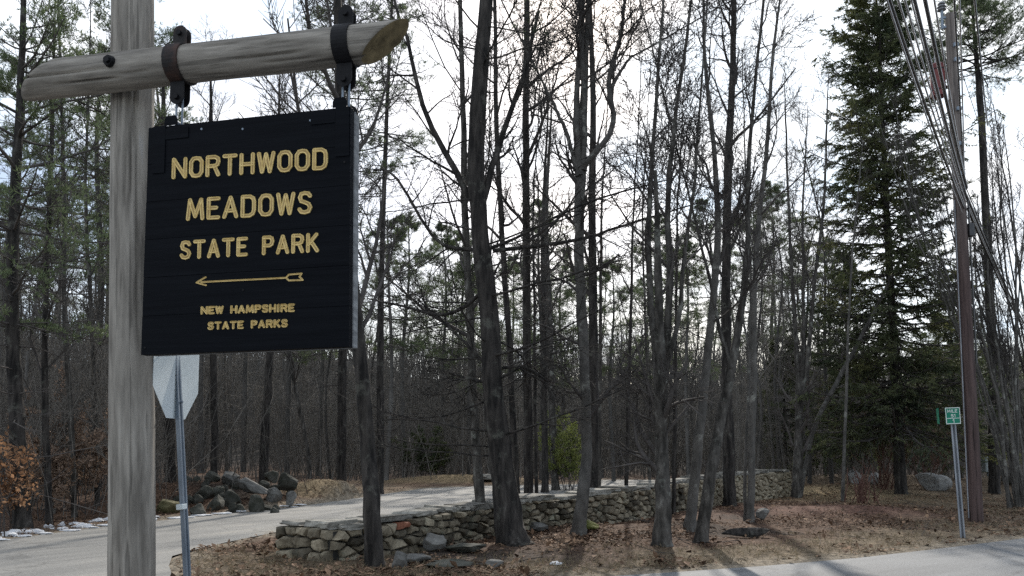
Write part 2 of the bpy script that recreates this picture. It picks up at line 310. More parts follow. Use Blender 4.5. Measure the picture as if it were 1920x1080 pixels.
def asphalt(name, c1, c2, tan, tanpos, way):
    m = bpy.data.materials.new(name); m.use_nodes = True; nt = m.node_tree; b = nt.nodes['Principled BSDF']; b.inputs['Roughness'].default_value = .8; b.inputs['Specular IOR Level'].default_value = .35
    t = N(nt, 'ShaderNodeTexCoord'); n = N(nt, 'ShaderNodeTexNoise'); n.inputs['Scale'].default_value = 1.0; n.inputs['Detail'].default_value = 8; n.inputs['Roughness'].default_value = .62; mp = N(nt, 'ShaderNodeMapping'); mp.vector_type = 'TEXTURE'; mp.inputs['Rotation'].default_value = (0, 0, R(way)); mp.inputs['Scale'].default_value = (5, .8, 1); nt.links.new(t.outputs['Object'], mp.inputs[0]); nt.links.new(mp.outputs[0], n.inputs[0])
    r = N(nt, 'ShaderNodeValToRGB'); r.color_ramp.elements[0].position = .35; r.color_ramp.elements[1].position = tanpos; r.color_ramp.elements[0].color = (*c1, 1); r.color_ramp.elements[1].color = (*c2, 1)
    x = r.color_ramp.elements.new(min(.95, tanpos+.12)); x.color = (*tan, 1); nt.links.new(n.outputs[0], r.inputs[0])
    g = N(nt, 'ShaderNodeTexNoise'); g.inputs['Scale'].default_value = 26; g.inputs['Detail'].default_value = 9; g.inputs['Roughness'].default_value = .8; nt.links.new(t.outputs['Object'], g.inputs[0])
    mr = N(nt, 'ShaderNodeMapRange'); mr.inputs[1].default_value = .3; mr.inputs[2].default_value = .7; mr.inputs[3].default_value = .55; mr.inputs[4].default_value = 1.45; nt.links.new(g.outputs[0], mr.inputs[0])
    v = N(nt, 'ShaderNodeVectorMath', operation='SCALE'); nt.links.new(r.outputs[0], v.inputs[0]); nt.links.new(mr.outputs[0], v.inputs['Scale'])
    vo = N(nt, 'ShaderNodeTexVoronoi', feature='DISTANCE_TO_EDGE'); vo.inputs['Scale'].default_value = .28
    w1 = N(nt, 'ShaderNodeTexNoise'); w1.inputs['Scale'].default_value = 1.5; nt.links.new(t.outputs['Object'], w1.inputs[0])
    va = N(nt, 'ShaderNodeVectorMath', operation='ADD'); nt.links.new(t.outputs['Object'], va.inputs[0]); nt.links.new(w1.outputs['Color'], va.inputs[1]); nt.links.new(va.outputs[0], vo.inputs['Vector'])
    ck = N(nt, 'ShaderNodeMapRange'); ck.inputs[1].default_value = .002; ck.inputs[2].default_value = .012; ck.inputs[3].default_value = .72; ck.inputs[4].default_value = 1; nt.links.new(vo.outputs['Distance'], ck.inputs[0])
    v2 = N(nt, 'ShaderNodeVectorMath', operation='SCALE'); nt.links.new(v.outputs[0], v2.inputs[0]); nt.links.new(ck.outputs[0], v2.inputs['Scale']); nt.links.new(v2.outputs[0], b.inputs[0])
    bp = N(nt, 'ShaderNodeBump'); bp.inputs['Strength'].default_value = .3; bp.inputs['Distance'].default_value = .01; nt.links.new(g.outputs[0], bp.inputs['Height']); nt.links.new(bp.outputs[0], b.inputs['Normal'])
    return m
SPLIT = 30   # the driveway is the arm of the polygon past the mouth
def flat(name, pts, z, m):
    bm = bmesh.new(); vs_ = [bm.verts.new((x, y, z)) for x, y in pts]; f = bm.faces.new(vs_)
    bmesh.ops.triangulate(bm, faces=[f]); me = bm_mesh(bm, name); 
    if me.polygons[0].normal.z < 0: me.flip_normals()
    return tag(ob(name, me, m), kind='structure')
i0 = ROAD.index((-3.6, 5.4)); i1 = ROAD.index((-12, 7.2))
flat('driveway', ROAD[i0:i1+1], 0.004, asphalt('dusty_asphalt', (.15, .15, .145), (.235, .23, .215), (.32, .285, .225), .58, 62))
flat('road', ROAD[:i0+1]+ROAD[i1:], 0.0, asphalt('road_asphalt', (.115, .12, .125), (.19, .196, .2), (.25, .24, .22), .6, 33))

# ------------------------------------------------------------------ growing things (numpy)
def nrm(v): return v/np.maximum(np.linalg.norm(v, axis=-1, keepdims=True), 1e-9)
def tubes(P, Rr, S):
    """P (B,K,3), Rr (B,K) -> verts, quads"""
    B, K, _ = P.shape
    T = np.empty_like(P); T[:, 1:-1] = P[:, 2:]-P[:, :-2] if K > 2 else 0; T[:, 0] = P[:, 1]-P[:, 0]; T[:, -1] = P[:, -1]-P[:, -2]; T = nrm(T)
    mean = nrm(T.mean(1, keepdims=True)); ref = np.where(np.abs(mean[..., 2:3]) > .8, np.array([1., 0, 0]), np.array([0, 0, 1.]))
    A = nrm(np.cross(T, np.broadcast_to(ref, T.shape))); Bv = np.cross(T, A)
    a = np.arange(S)*2*np.pi/S
    V = P[:, :, None]+Rr[:, :, None, None]*(np.cos(a)[:, None]*A[:, :, None]+np.sin(a)[:, None]*Bv[:, :, None])
    i = np.arange(B*K*S).reshape(B, K, S); j = np.roll(i, -1, 2)
    Qd = np.stack([i[:, :-1], j[:, :-1], j[:, 1:], i[:, 1:]], -1).reshape(-1, 4)
    return V.reshape(-1, 3), Qd
class Acc:
    def __init__(s): s.V = []; s.Q = []; s.T = []; s.n = 0
    def add(s, V, Q=None, T=None):
        s.V.append(V)
        if Q is not None: s.Q.append(Q+s.n)
        if T is not None: s.T.append(T+s.n)
        s.n += len(V)
    def mesh(s, name, smooth=True):
        return mesh_np(name, np.concatenate(s.V), np.concatenate(s.Q) if s.Q else None, np.concatenate(s.T) if s.T else None, smooth)
def sample(P, Rr, bi, t):
    K = P.shape[1]; f = np.clip(t, 0, .999)*(K-1); i = f.astype(int); u = (f-i)[:, None]
    p = P[bi, i]*(1-u)+P[bi, i+1]*u; T = nrm(P[bi, i+1]-P[bi, i]); r = Rr[bi, i]*(1-u[:, 0])+Rr[bi, i+1]*u[:, 0]
    return p, T, r
def spawn(P, Rr, n, t0, t1, ang, L, K, rg, up=0.0, wander=.15, rr=.5, taper=.3, rmin=.004, angv=.25, tl=.5, plane=False, droop=0.0):
    """n children per parent branch between t0..t1; L length at t0 falling by tl towards the tip"""
    B = P.shape[0]; bi = np.repeat(np.arange(B), n); t = (np.tile(np.arange(n), B)+rg.random(B*n))/n; t = t0+(t1-t0)*t
    p, T, r = sample(P, Rr, bi, t)
    ref = np.where(np.abs(T[:, 2:3]) > .9, np.array([1., 0, 0]), np.array([0, 0, 1.])); A = nrm(np.cross(T, ref)); Bv = np.cross(T, A)
    if plane: ph = np.where(rg.random(len(t)) < .5, 0, np.pi)+rg.normal(0, .35, len(t))
    else: ph = rg.random(len(t))*2*np.pi
    a = ang*(1+angv*rg.normal(size=len(t)))
    D = nrm(np.cos(a)[:, None]*T+np.sin(a)[:, None]*(np.cos(ph)[:, None]*A+np.sin(ph)[:, None]*Bv))
    if np.ndim(L) > 0: L = np.asarray(L)[bi]
    ln = L*(1-tl*(t-t0)/max(1e-6, t1-t0))*(.55+.7*rg.random(len(t)))
    r0 = np.maximum(np.minimum(r*rr*(.7+.5*rg.random(len(t))), r*.85), rmin)
    return walk(p, D, ln, r0, K, rg, up, wander, taper, rmin, droop)
def walk(p, D, ln, r0, K, rg, up, wander, taper, rmin, droop=0.0):
    Q_ = [p]; d = D
    for k in range(K-1):
        d = nrm(d+wander*rg.normal(size=d.shape)+np.array([0, 0, up-droop*(k < K/2)])); p = p+d*(ln/(K-1))[:, None]; Q_.append(p)
    Pn = np.stack(Q_, 1); s = np.linspace(0, 1, K); Rn = np.maximum(r0[:, None]*(1-(1-taper)*s), rmin*.6)
    return Pn, Rn
def curve(pts, K, rg=None, jit=0.0):
    pts = np.array([tuple(p) for p in pts], float); n = len(pts)
    if n == 2: pts = np.array([pts[0], pts[0]*.67+pts[1]*.33, pts[0]*.33+pts[1]*.67, pts[1]]); n = 4
    e = np.vstack([2*pts[0]-pts[1], pts, 2*pts[-1]-pts[-2]]); o = []
    for s in np.linspace(0, n-1-1e-6, K):
        i = int(s); u = s-i; a, b, c, d = e[i:i+4]
        o.append(.5*(2*b+(c-a)*u+(2*a-5*b+4*c-d)*u*u+(3*b-a-3*c+d)*u**3))
    o = np.array(o)
    if jit and rg is not None: o[1:, :2] += rg.normal(0, jit, (K-1, 2))
    return o
def trunk_mesh(stems, S, rg, flare=.5, rough=.06):
    A = Acc()
    for P, r in stems:
        if flare:
            f = np.array([.0, .06, .13, .22, .35, .55, .8])[:, None]; P = np.vstack([P[0]+(P[1]-P[0])*f, P[1:]]); r = np.concatenate([r[0]+(r[1]-r[0])*f[:, 0], r[1:]])
        K = len(P); a = np.arange(S)*2*np.pi/S; T = nrm(np.gradient(P, axis=0)); ref = np.array([1., 0, 0]); Bv = nrm(np.cross(T, ref)); Av = np.cross(Bv, T)
        zz = np.linalg.norm(P-P[0], axis=1); rad = r[:, None]*.86*(1+rough*rg.normal(size=(K, S))+rough*1.2*np.sin(3*a+zz[:, None]*.7))
        if flare: rad = rad*(1+.6*flare*np.exp(-zz/.13)[:, None]*(1+.55*np.sin(4*a+1.3)))
        V = P[:, None]+rad[..., None]*(np.cos(a)[:, None]*Av[:, None]+np.sin(a)[:, None]*Bv[:, None])
        i = np.arange(K*S).reshape(K, S); j = np.roll(i, -1, 1)
        A.add(V.reshape(-1, 3), np.stack([i[:-1], j[:-1], j[1:], i[1:]], -1).reshape(-1, 4))
    return A.mesh('trunk')
def blades(P, D, n, ln, wd, spread, rg):
    """n thin blades fanning out from each point"""
    B = len(P); p = np.repeat(P, n, 0); d = np.repeat(D, n, 0)
    v = nrm(d+spread*rg.normal(size=d.shape)); s = nrm(np.cross(v, rg.normal(size=v.shape)))*(wd*.5)
    L = ln*(.6+.6*rg.random(len(p)))[:, None]
    V = np.stack([p-s*.5, p+v*L*.5+s, p+v*L, p+v*L*.5-s], 1).reshape(-1, 3)
    return V, np.arange(len(V)).reshape(-1, 4)
def leafs(P, size, rg, flat=0.0):
    """folded leaf: two triangles"""
    n = len(P); d = nrm(rg.normal(size=(n, 3))*np.array([1, 1, 1-flat])); s = nrm(np.cross(d, nrm(rg.normal(size=(n, 3))*(1-flat)+np.array([0, 0, flat*3]))))
    L = size*(.6+.8*rg.random((n, 1))); u = nrm(np.cross(s, d))
    V = np.stack([P, P+d*L*.5+s*L*.3+u*L*.1, P+d*L, P+d*L*.5-s*L*.3+u*L*.1], 1).reshape(-1, 3); i = np.arange(n)[:, None]*4
    return V, np.concatenate([i+np.array([[0, 1, 2]]), i+np.array([[0, 2, 3]])])

def bare_parts(stems, rg, S=10, n1=14, t0=.3, L1=2.6, a1=.8, n2=7, n3=5, n4=0, up=.12, rmin=.0055, flare=.5, rough=.05):
    """stems: list of (P(K,3), r(K)); gives trunk mesh and crown mesh of a leafless tree"""
    tm = trunk_mesh(stems, S, rg, flare, rough); A = Acc()
    for P, r in stems:
        H = np.linalg.norm(P[-1]-P[0]); l1 = L1
        P1, R1 = spawn(P[None], r[None], n1, t0, .98, a1, l1, 7, rg, up, .13, .42, .3, rmin*1.4, tl=.55)
        P2, R2 = spawn(P1, R1, n2, .2, .98, .75, l1*.42, 5, rg, up*.8, .16, .55, .4, rmin*1.1)
        A.add(*tubes(P1, R1, 5)); A.add(*tubes(P2, R2, 4))
        if n3:
            P3, R3 = spawn(P2, R2, n3, .2, 1.0, .7, l1*.22, 4, rg, up*.6, .16, .6, .5, rmin)
            A.add(*tubes(P3, R3, 3))
            if n4:
                P4, R4 = spawn(P3, R3, n4, .3, 1.0, .6, l1*.11, 2, rg, 0, .1, .7, .6, rmin*.85); A.add(*tubes(P4, R4, 3))
    return tm, A.mesh('crown')
def pine_parts(rg, H=15, r0=.16, cf=.3, bl=2.8, S=8, step=.62, nb=5, n2=9, n3=4, nbl=8, dead=True, trunkP=None, gap=.22, needle=.13, nw=.014, rmin=.005):
    P = trunkP if trunkP is not None else curve([(0, 0, 0), (rg.normal(0, .1), rg.normal(0, .1), H*.4), (rg.normal(0, .15), rg.normal(0, .15), H*.75), (rg.normal(0, .15), rg.normal(0, .15), H)], 24)
    K = len(P); r = r0*(1-.9*np.linspace(0, 1, K)**1.1)+.012; A = Acc(); NA = Acc()
    zs = []; z = cf*H
    while z < H-.2: zs.append(z); z += step*(.7+.6*rg.random())*(1 if z < .8*H else .7)
    p, D, L, rr = [], [], [], []
    for z in zs:
        t = max(0.0, (z/H-cf)/(1-cf)); ph = rg.random()*6.28; lk = bl*(1-t)**.75*(.55+.45*min(1, t*4))*(.75+.5*rg.random())
        for k in range(nb):
            if rg.random() < gap: continue
            a = ph+k*6.283/nb+rg.normal(0, .2); el = -.08+.75*t**1.3+rg.normal(0, .12)
            f = z/H*(K-1); i = int(min(f, K-2)); u = f-i; p.append(P[i]*(1-u)+P[i+1]*u); D.append((math.cos(a)*math.cos(el), math.sin(a)*math.cos(el), math.sin(el))); L.append(lk*(.7+.5*rg.random())); rr.append(.008+.011*lk)
    P1, R1 = walk(np.array(p), np.array(D), np.array(L), np.array(rr), 7, rg, .05, .09, .3, rmin)
    P2, R2 = spawn(P1, R1, n2, .22, 1.0, .85, np.array(L)*.4, 4, rg, .03, .12, .6, .5, rmin, plane=True, tl=.6)
    P3, R3 = spawn(P2, R2, n3, .3, 1.0, .7, np.repeat(np.array(L), n2)*.16+.08, 3, rg, .08, .15, .7, .6, rmin*.8)
    A.add(*tubes(P1, R1, 5)); A.add(*tubes(P2, R2, 3)); A.add(*tubes(P3, R3, 3))
    tips = np.concatenate([P3[:, -1], P3[:, 1], P2[:, -1]]); td = nrm(np.concatenate([P3[:, -1]-P3[:, 0], P3[:, -1]-P3[:, 0], P2[:, -1]-P2[:, -2]])+np.array([0, 0, .25]))
    NA.add(*blades(tips, td, nbl, needle, nw, .55, rg))
    if dead:
        p, D, L, rr = [], [], [], []; z = .1*H
        while z < cf*H+.15*H:
            for k in range(3):
                a = rg.random()*6.28; f = z/H*(K-1); i = int(f); u = f-i; p.append(P[i]*(1-u)+P[i+1]*u); el = rg.normal(.05, .2); D.append((math.cos(a)*math.cos(el), math.sin(a)*math.cos(el), math.sin(el))); L.append(bl*(.3+.6*rg.random())); rr.append(.014)
            z += .45
        Pd, Rd = walk(np.array(p), np.array(D), np.array(L), np.array(rr), 6, rg, .02, .12, .3, rmin); Pe, Re = spawn(Pd, Rd, 4, .3, 1, .8, bl*.25, 3, rg, 0, .15, .6, .5, rmin, plane=True)
        A.add(*tubes(Pd, Rd, 4)); A.add(*tubes(Pe, Re, 3))
    return trunk_mesh([(P, r)], S, rg, .4, .04), A.mesh('limbs'), NA.mesh('needles', False)
def spruce_parts(rg, P, H, r0, z0, W, step=.3, nb=7, n2=13, nbl=3):
    K = len(P); r = r0*(1-.93*np.linspace(0, 1, K))+.012; A = Acc(); NA = Acc(); p, D, L, rr = [], [], [], []; z = z0
    while z < H-.12:
        t = (z-z0)/(H-z0); lk = min(W*(1-t)**.7, W*.76)*(.7+.5*rg.random()); ph = rg.random()*6.28
        for k in range(nb if t < .85 else 4):
            if rg.random() < .12: continue
            a = ph+k*6.283/nb+rg.normal(0, .25); el = -.35+.85*t+rg.normal(0, .1); f = z/H*(K-1); i = int(min(f, K-2)); u = f-i
            p.append(P[i]*(1-u)+P[i+1]*u); D.append((math.cos(a)*math.cos(el), math.sin(a)*math.cos(el), math.sin(el))); L.append(lk*(.55+.65*rg.random())); rr.append(.008+.009*lk)
        z += step*(.7+.6*rg.random())
    L = np.array(L); P1, R1 = walk(np.array(p), np.array(D), L, np.array(rr), 8, rg, .06, .06, .3, .006)
    P2, R2 = spawn(P1, R1, n2, .12, 1.0, .8, L*.3+.18, 4, rg, 0, .1, .6, .5, .005, plane=True, droop=.2, tl=.6)
    A.add(*tubes(P1, R1, 5)); A.add(*tubes(P2, R2, 3))
    for t in np.linspace(.1, 1, 9):
        bi = np.arange(len(P2)); q, T, _ = sample(P2, R2, bi, np.full(len(P2), t)); NA.add(*blades(q, nrm(T*.8+np.array([0, 0, -.25])), nbl, .17, .03, .55, rg))
    return trunk_mesh([(P, r)], 10, rg, .5, .04), A.mesh('limbs'), NA.mesh('needles', False)
def tree(name, loc, meshes, mats, names, **k):
    r = empty(name, loc, **k)
    for m, a, n in zip(meshes, mats, names): ob(n, m, a, r)
    return r
def hero_stems(base, lines, top=6.0, K=26, rg=rng):
    """lines: list of [(px,py,width_px)...]; all at the depth of the base pixel. Returns base and stems in local metres"""
    d = base; stems = []; o = None
    for ln in lines:
        pts = []; rad = []
        for j, (px, py, wpx) in enumerate(ln):
            pts.append(at(px, py, d+rg.normal(0, .06)*(j > 0))); rad.append(wpx/F*d/2)
        if o is None:
            x, y = pts[0].x, pts[0].y; o = Vector((x, y, tz(x, y)-.06)); pts[0] = o.copy()
        if top and len(pts) > 1:
            v = (pts[-1]-pts[-2]); v.normalize(); pts.append(pts[-1]+v*top); rad.append(max(.012, rad[-1]*.25))
        P = curve([p-o for p in pts], K, rg, .006); s = np.linspace(0, len(rad)-1, K); r = np.interp(s, np.arange(len(rad)), rad)
        stems.append((P, r))
    return o, stems
BN = ('trunk', 'crown'); PN = ('trunk', 'limbs', 'crown')
def hero(name, depth, lines, label, bark, group='bare trees beside the stone wall', top=6.0, cat='tree', **k):
    rg = np.random.default_rng(abs(hash(label)) % 1000 if False else sum(map(ord, label)))
    o, st = hero_stems(depth, lines, top, rg=rg); tm, cm = bare_parts(st, rg, **k)
    return tree(name, o, (tm, cm), (bark, M_twig), BN, label=label, cat=cat, group=group)

exec_order = []
# ------------------------------------------------------------------ stone wall
wall = empty('stone_wall', (-2.4, 11.3, 0), label='long dry-laid grey fieldstone wall curving beside the driveway', cat='stone wall')
seg = np.linalg.norm(np.diff(WALL, axis=0), axis=1); cum = np.concatenate([[0], np.cumsum(seg)]); WL = cum[-1]
fine = np.linspace(0, WL, 400)
wp = np.stack([np.interp(fine, cum, WALL[:, 0]), np.interp(fine, cum, WALL[:, 1])], 1)
ksm = np.ones(25)/25; sm = wp.copy()
for c_ in range(2): sm[:, c_] = np.convolve(np.pad(wp[:, c_], 12, mode='edge'), ksm, 'valid')
blend = sstep(cum[1]+.5, cum[1]+1.3, fine)[:, None]*(1-sstep(WL-.7, WL-.2, fine))[:, None]; wp = wp*(1-blend)+sm*blend
wt = nrm(np.gradient(wp, axis=0)); kc = int(cum[1]/WL*399)
wt[:kc+1] = nrm(WALL[1]-WALL[0]); wt[kc+1:kc+8] = wt[kc+9]
def wpos(s, o=0.0):
    i = np.clip(s/WL*399, 0, 398.99); k = int(i); u = i-k; p = wp[k]*(1-u)+wp[k+1]*u; t = wt[k+1 if k > kc else k]; n = np.array([t[1], -t[0]])
    return p+n*o
def wh(s): return np.interp(s, [0, 1.2, 3, 6, 9, 12, 16, 22.5], [.45, .45, .53, .58, .68, .76, .82, .92])+.02*math.sin(s*2.3)
W0 = np.array([-2.4, 11.3])
seeds = []
rs = np.random.default_rng(5)
s = .0; row = 0
zc = 0.02
rows = []
for r_ in range(10):
    s = -.1+.2*rs.random()
    while s < WL+.2:
        big = s < 1.15; hgt = .17 if big else .112; wdt = (.25 if s < 12 else .33)*(.45+1.15*rs.random())*(1.35 if big else 1)
        z = (r_+.5)*hgt+rs.normal(0, .034)
        if z < wh(max(0, min(WL, s+wdt/2)))+.05: seeds.append((s+wdt/2, z))
        s += wdt
seeds = np.array(seeds)
def clip(poly, a, b, c):   # keep a*x+b*y<=c
    o = []
    for i in range(len(poly)):
        p, q = poly[i], poly[(i+1) % len(poly)]; dp = a*p[0]+b*p[1]-c; dq = a*q[0]+b*q[1]-c
        if dp <= 0: o.append(p)
        if dp*dq < 0: t = dp/(dp-dq); o.append((p[0]+t*(q[0]-p[0]), p[1]+t*(q[1]-p[1])))
    return o
AN = 1.7
cells = []
for i, (s, z) in enumerate(seeds):
    poly = [(s-.7, -.12), (s+.7, -.12), (s+.7, wh(min(max(s, 0), WL))), (s-.7, wh(min(max(s, 0), WL)))]
    poly = clip(poly, -1, 0, 0); poly = clip(poly, 1, 0, WL)
    if s < cum[1]: poly = clip(poly, 1, 0, cum[1])
    else: poly = clip(poly, -1, 0, -cum[1])
    dd = np.abs(seeds-seeds[i]); near = np.where((dd[:, 0] < 1.4) & (dd[:, 1] < .5))[0]
    for j in near:
        if j == i or len(poly) < 3: continue
        # weighted metric: s/AN, z
        ax, az = (seeds[j, 0]-s)/AN**2, seeds[j, 1]-z
        mxs, mzs = (seeds[j, 0]+s)/2, (seeds[j, 1]+z)/2
        poly = clip(poly, ax, az, ax*mxs+az*mzs)
    if len(poly) >= 3:
        P_ = np.array(poly); ar = .5*abs(np.dot(P_[:, 0], np.roll(P_[:, 1], 1))-np.dot(P_[:, 1], np.roll(P_[:, 0], 1)))
        if ar > .004: cells.append((P_[:, 0].mean(), P_))
cells.sort(key=lambda c: c[0])
def stone_mesh(P_, rgs):
    c = P_.mean(0); n = len(P_); 
    dense = []
    for i in range(n):
        a, b = P_[i], P_[(i+1) % n]
        if np.linalg.norm(b-a) > .012: dense.append(a)
        if np.linalg.norm(b-a) > .2: dense.append((a+b)/2+rgs.normal(0, .008, 2))
    D_ = np.array(dense)
    if len(D_) < 3: D_ = P_
    n = len(D_); rad = np.linalg.norm(D_-c, axis=1, keepdims=True); gap = .009+.008*rgs.random()
    out0 = rgs.normal(.0, .026); tx, tzl = rgs.normal(0, .09), rgs.normal(0, .16); V = []
    for sc_, o_ in ((1.0, -.14), (1.0, .025+out0), (.86, .07+out0), (.55, .088+out0)):
        q = c+(D_-c)*np.maximum(rad-gap, .01)/np.maximum(rad, .01)*sc_+(rgs.normal(0, .006, D_.shape) if sc_ < 1 else 0)
        for a in q:
            oo = o_+((a[0]-c[0])*tx+(a[1]-c[1])*tzl if o_ > 0 else 0)+rgs.normal(0, .005)
            w_ = wpos(min(max(a[0], 0), WL), oo); V.append((w_[0]-W0[0], w_[1]-W0[1], a[1]))
    Qs = []
    for k in range(3):
        for i in range(n): j = (i+1) % n; Qs.append((k*n+i, k*n+j, (k+1)*n+j, (k+1)*n+i))
    T_ = [(3*n, 3*n+i, 3*n+i+1) for i in range(1, n-1)]
    return np.array(V), np.array(Qs), np.array(T_)
redone = False; M_redstone = mat('rusty_stone', (.13, .05, .03), (.24, .1, .06), 5, rough=.9, bump=.5, bscale=18)
rest = Acc(); base_z = lambda s: tz(*wpos(s, .1))
for k, (s, P_) in enumerate(cells):
    V, Qs, T_ = stone_mesh(P_, rs)
    if k < 288:
        w_ = wpos(min(max(s, 0), WL)); red = abs(960+F*w_[0]/w_[1]-755) < 9 and not redone and P_[:, 1].mean() > wh(s)-.14
        o = ob('stone', mesh_np('stone', V, Qs, T_, False), M_redstone if red else M_stone, wall)
        if red: redone = True; o['label'] = 'rust-red stone near the top of the wall'
    else: rest.add(V, Qs, T_)
if rest.n: tag(ob('far_stones', rest.mesh('far_stones', False), M_stone, wall), kind='stuff')
# back face stones seen from elsewhere, and the rubble core
th = .5
V = []; ss = np.linspace(0, WL, 90)
core = Acc(); rowsV = []
fr = np.array([wpos(s, -.02) for s in ss]); bk = np.array([wpos(s, -th) if s > cum[1]+.9 else wpos(cum[1]+.9, -th)*(s/(cum[1]+.9))+np.array([-3.2, 12.15])*(1-s/(cum[1]+.9)) for s in ss])
hh = np.array([wh(s) for s in ss])-.03
ring = np.stack([np.c_[fr-W0, np.full(90, -.2)], np.c_[fr-W0, hh], np.c_[bk-W0, hh], np.c_[bk-W0, np.full(90, -.2)]], 1)
i = np.arange(360).reshape(90, 4); j = np.roll(i, -1, 1)
Qc = np.stack([i[:-1], j[:-1], j[1:], i[1:]], -1).reshape(-1, 4); Qc = np.vstack([Qc, [[0, 1, 2, 3]], [[356, 359, 358, 357]]])
ob('rubble_core', mesh_np('rubble_core', ring.reshape(-1, 3), Qc, None, False), M_core, wall)
def slab(pts, z0, z1, rgs, jit=.02):
    """irregular flat stone from an outline (local xy)"""
    pts = np.array(pts); c = pts.mean(0); n = len(pts); V = []
    til = rgs.normal(0, .02, 2)
    for sc_, z in ((.97, z0), (1.0, z0+.02), (1.0, z1-.025), (.93, z1)):
        for p in pts: q = c+(p-c)*sc_+rgs.normal(0, jit*.4, 2); V.append((q[0], q[1], z+(q-c)@til+rgs.normal(0, .006)))
    Qs = [(k*n+i, k*n+(i+1) % n, (k+1)*n+(i+1) % n, (k+1)*n+i) for k in range(3) for i in range(n)]; T_ = [(3*n, 3*n+i, 3*n+i+1) for i in range(1, n-1)]
    return mesh_np('cap_stone', V, Qs, T_, False)
def cap(s0, s1, inner=th+.03):
    o = rs.normal(.04, .035); f = [wpos(s, o+rs.normal(0, .03)) for s in np.linspace(s0, s1, 4)]
    b = [wpos(s, -inner+rs.normal(0, .03)) for s in np.linspace(s1, s0, 3)]
    z = wh((s0+s1)/2)+rs.normal(-.005, .008); ob('cap_stone', slab([p-W0 for p in f+b], z, z+.06+.045*rs.random(), rs, .04), M_cap, wall)
cap(.0, .52, .55); cap(.54, cum[1]-.02, .5)
s = cum[1]+.12
while s < WL-.15:
    l = .22+.6*rs.random()**1.5; e = min(s+l, WL)
    cap(s, e); s = e+(.02 if rs.random() < .85 else .12)
# far end face stones
for z0 in (0.0, .2, .42, .62):
    a = wpos(WL, .06); b = wpos(WL, -th); t = wt[-1]; zc_ = z0
    for f0, f1 in ((0, .45), (.47, 1.0)):
        p = a+(b-a)*f0; q = a+(b-a)*f1; ob('stone', slab([p-t*.1-W0, p+t*.08-W0, q+t*.09-W0, q-t*.1-W0], z0, z0+.19, rs, .02), M_stone, wall)
for s in ():
    pass
backs = Acc()
for s in np.arange(cum[1]+1.4, WL, .42):
    for z in np.arange(0, wh(s)-.1, .19):
        e = min(WL, s+.4); p0 = wpos(s+.01, -th-.05); p1 = wpos(e, -th-.05); q0 = wpos(s+.01, -th+.1); q1 = wpos(e, -th+.1)
        me = slab([p0-W0, p1-W0, q1-W0, q0-W0], z, z+.175, rs, .03); v = np.array([x.co[:] for x in me.vertices]); n4 = 4
        backs.add(v, np.array([(k*n4+i, k*n4+(i+1) % n4, (k+1)*n4+(i+1) % n4, (k+1)*n4+i) for k in range(3) for i in range(n4)]), np.array([(12, 13, 14), (12, 14, 15)])); bpy.data.meshes.remove(me)
tag(ob('back_stones', backs.mesh('back_stones', False), M_stone, wall), kind='stuff')

# ------------------------------------------------------------------ boulders and rocks
def rock_mesh(seed, sx, sy, sz, cut=15):
    k_ = .64; sx *= k_; sy *= k_; sz *= .8
    rgs = np.random.default_rng(seed); bm = bmesh.new(); bmesh.ops.create_icosphere(bm, subdivisions=4, radius=1)
    nn = nrm(rgs.normal(size=(cut, 3))); of = .5+.38*rgs.random(cut)
    for v in bm.verts:
        p = np.array(v.co)
        for n_, o_ in zip(nn, of):
            d_ = p@n_-o_
            if d_ > 0: p = p-n_*d_*.92
        p = p*(1+.16*(fbm(p[0]*2.2+seed, p[1]*2.2+p[2]*3.1, 5)-.45)*2); v.co = p*np.array([sx, sy, sz])
    return bm_mesh(bm, 'rock', False)
def rock(name, px, py, d, sx, sz, label, m, sy=None, rz=0.0, sink=.35, group=None, seed=0, cat='rock', dz=0.0):
    p = at(px, py, d); z = tz(p.x, d)
    o = ob(name, rock_mesh(seed, sx, sy or sx*.8, sz), m, None, (p.x, d, z+sz*(1-sink)+dz)); o.rotation_euler = (0, 0, rz)
    return tag(o, label, cat, group)
G = 'rocks in the heap beside the driveway'
rp = [(318, 962, 19.8, .62, .36, 'low mossy boulder at the near end of the heap, beside the stop sign post', M_mossrock),
      (372, 968, 19.6, .4, .24, 'small dark rock just right of the stop sign post at the driveway edge', M_rock_dark),
      (405, 948, 20.6, .55, .36, 'squat dark rock low in the heap behind the sign post', M_rock_dark),
      (436, 942, 21.4, .5, .4, 'round dark rock low in the middle of the heap', M_rock_dark),
      (478, 945, 20.8, .42, .46, 'upright pointed grey rock at the front of the heap', M_rock_dark),
      (470, 912, 22.2, .95, .3, 'long flat grey slab leaning across the heap', M_rock),
      (432, 898, 23, .55, .32, 'pale grey rock at the top of the heap', M_rock),
      (400, 905, 23.2, .5, .34, 'dark rock at the top left of the heap', M_rock_dark),
      (352, 912, 23.4, .55, .34, 'dark block at the left top of the heap beside the stop sign post', M_rock_dark),
      (512, 928, 22.4, .45, .3, 'grey lump between the slab and the earth bank', M_rock),
      (538, 905, 23.6, .55, .42, 'dark rock on the right shoulder of the heap', M_rock_dark),
      (545, 935, 22.6, .4, .28, 'mottled grey rock at the right foot of the heap', M_rock),
      (510, 893, 24.4, .5, .3, 'small dark rock behind the right shoulder of the heap', M_rock_dark),
      (385, 930, 21.6, .45, .3, 'flat dark rock under the left part of the heap', M_rock_dark)]
for k, (px, py, d, sx, sz, lb, m) in enumerate(rp):
    p = at(px, py, d); o = ob('rock', rock_mesh(40+k, sx, sx*.75, sz), m, None, (p.x, d, max(p.z, tz(p.x, d)+sz*.3))); o.rotation_euler = (0, .35 if k == 5 else 0, k*.7 if k != 5 else .1); tag(o, lb, 'rock', G)
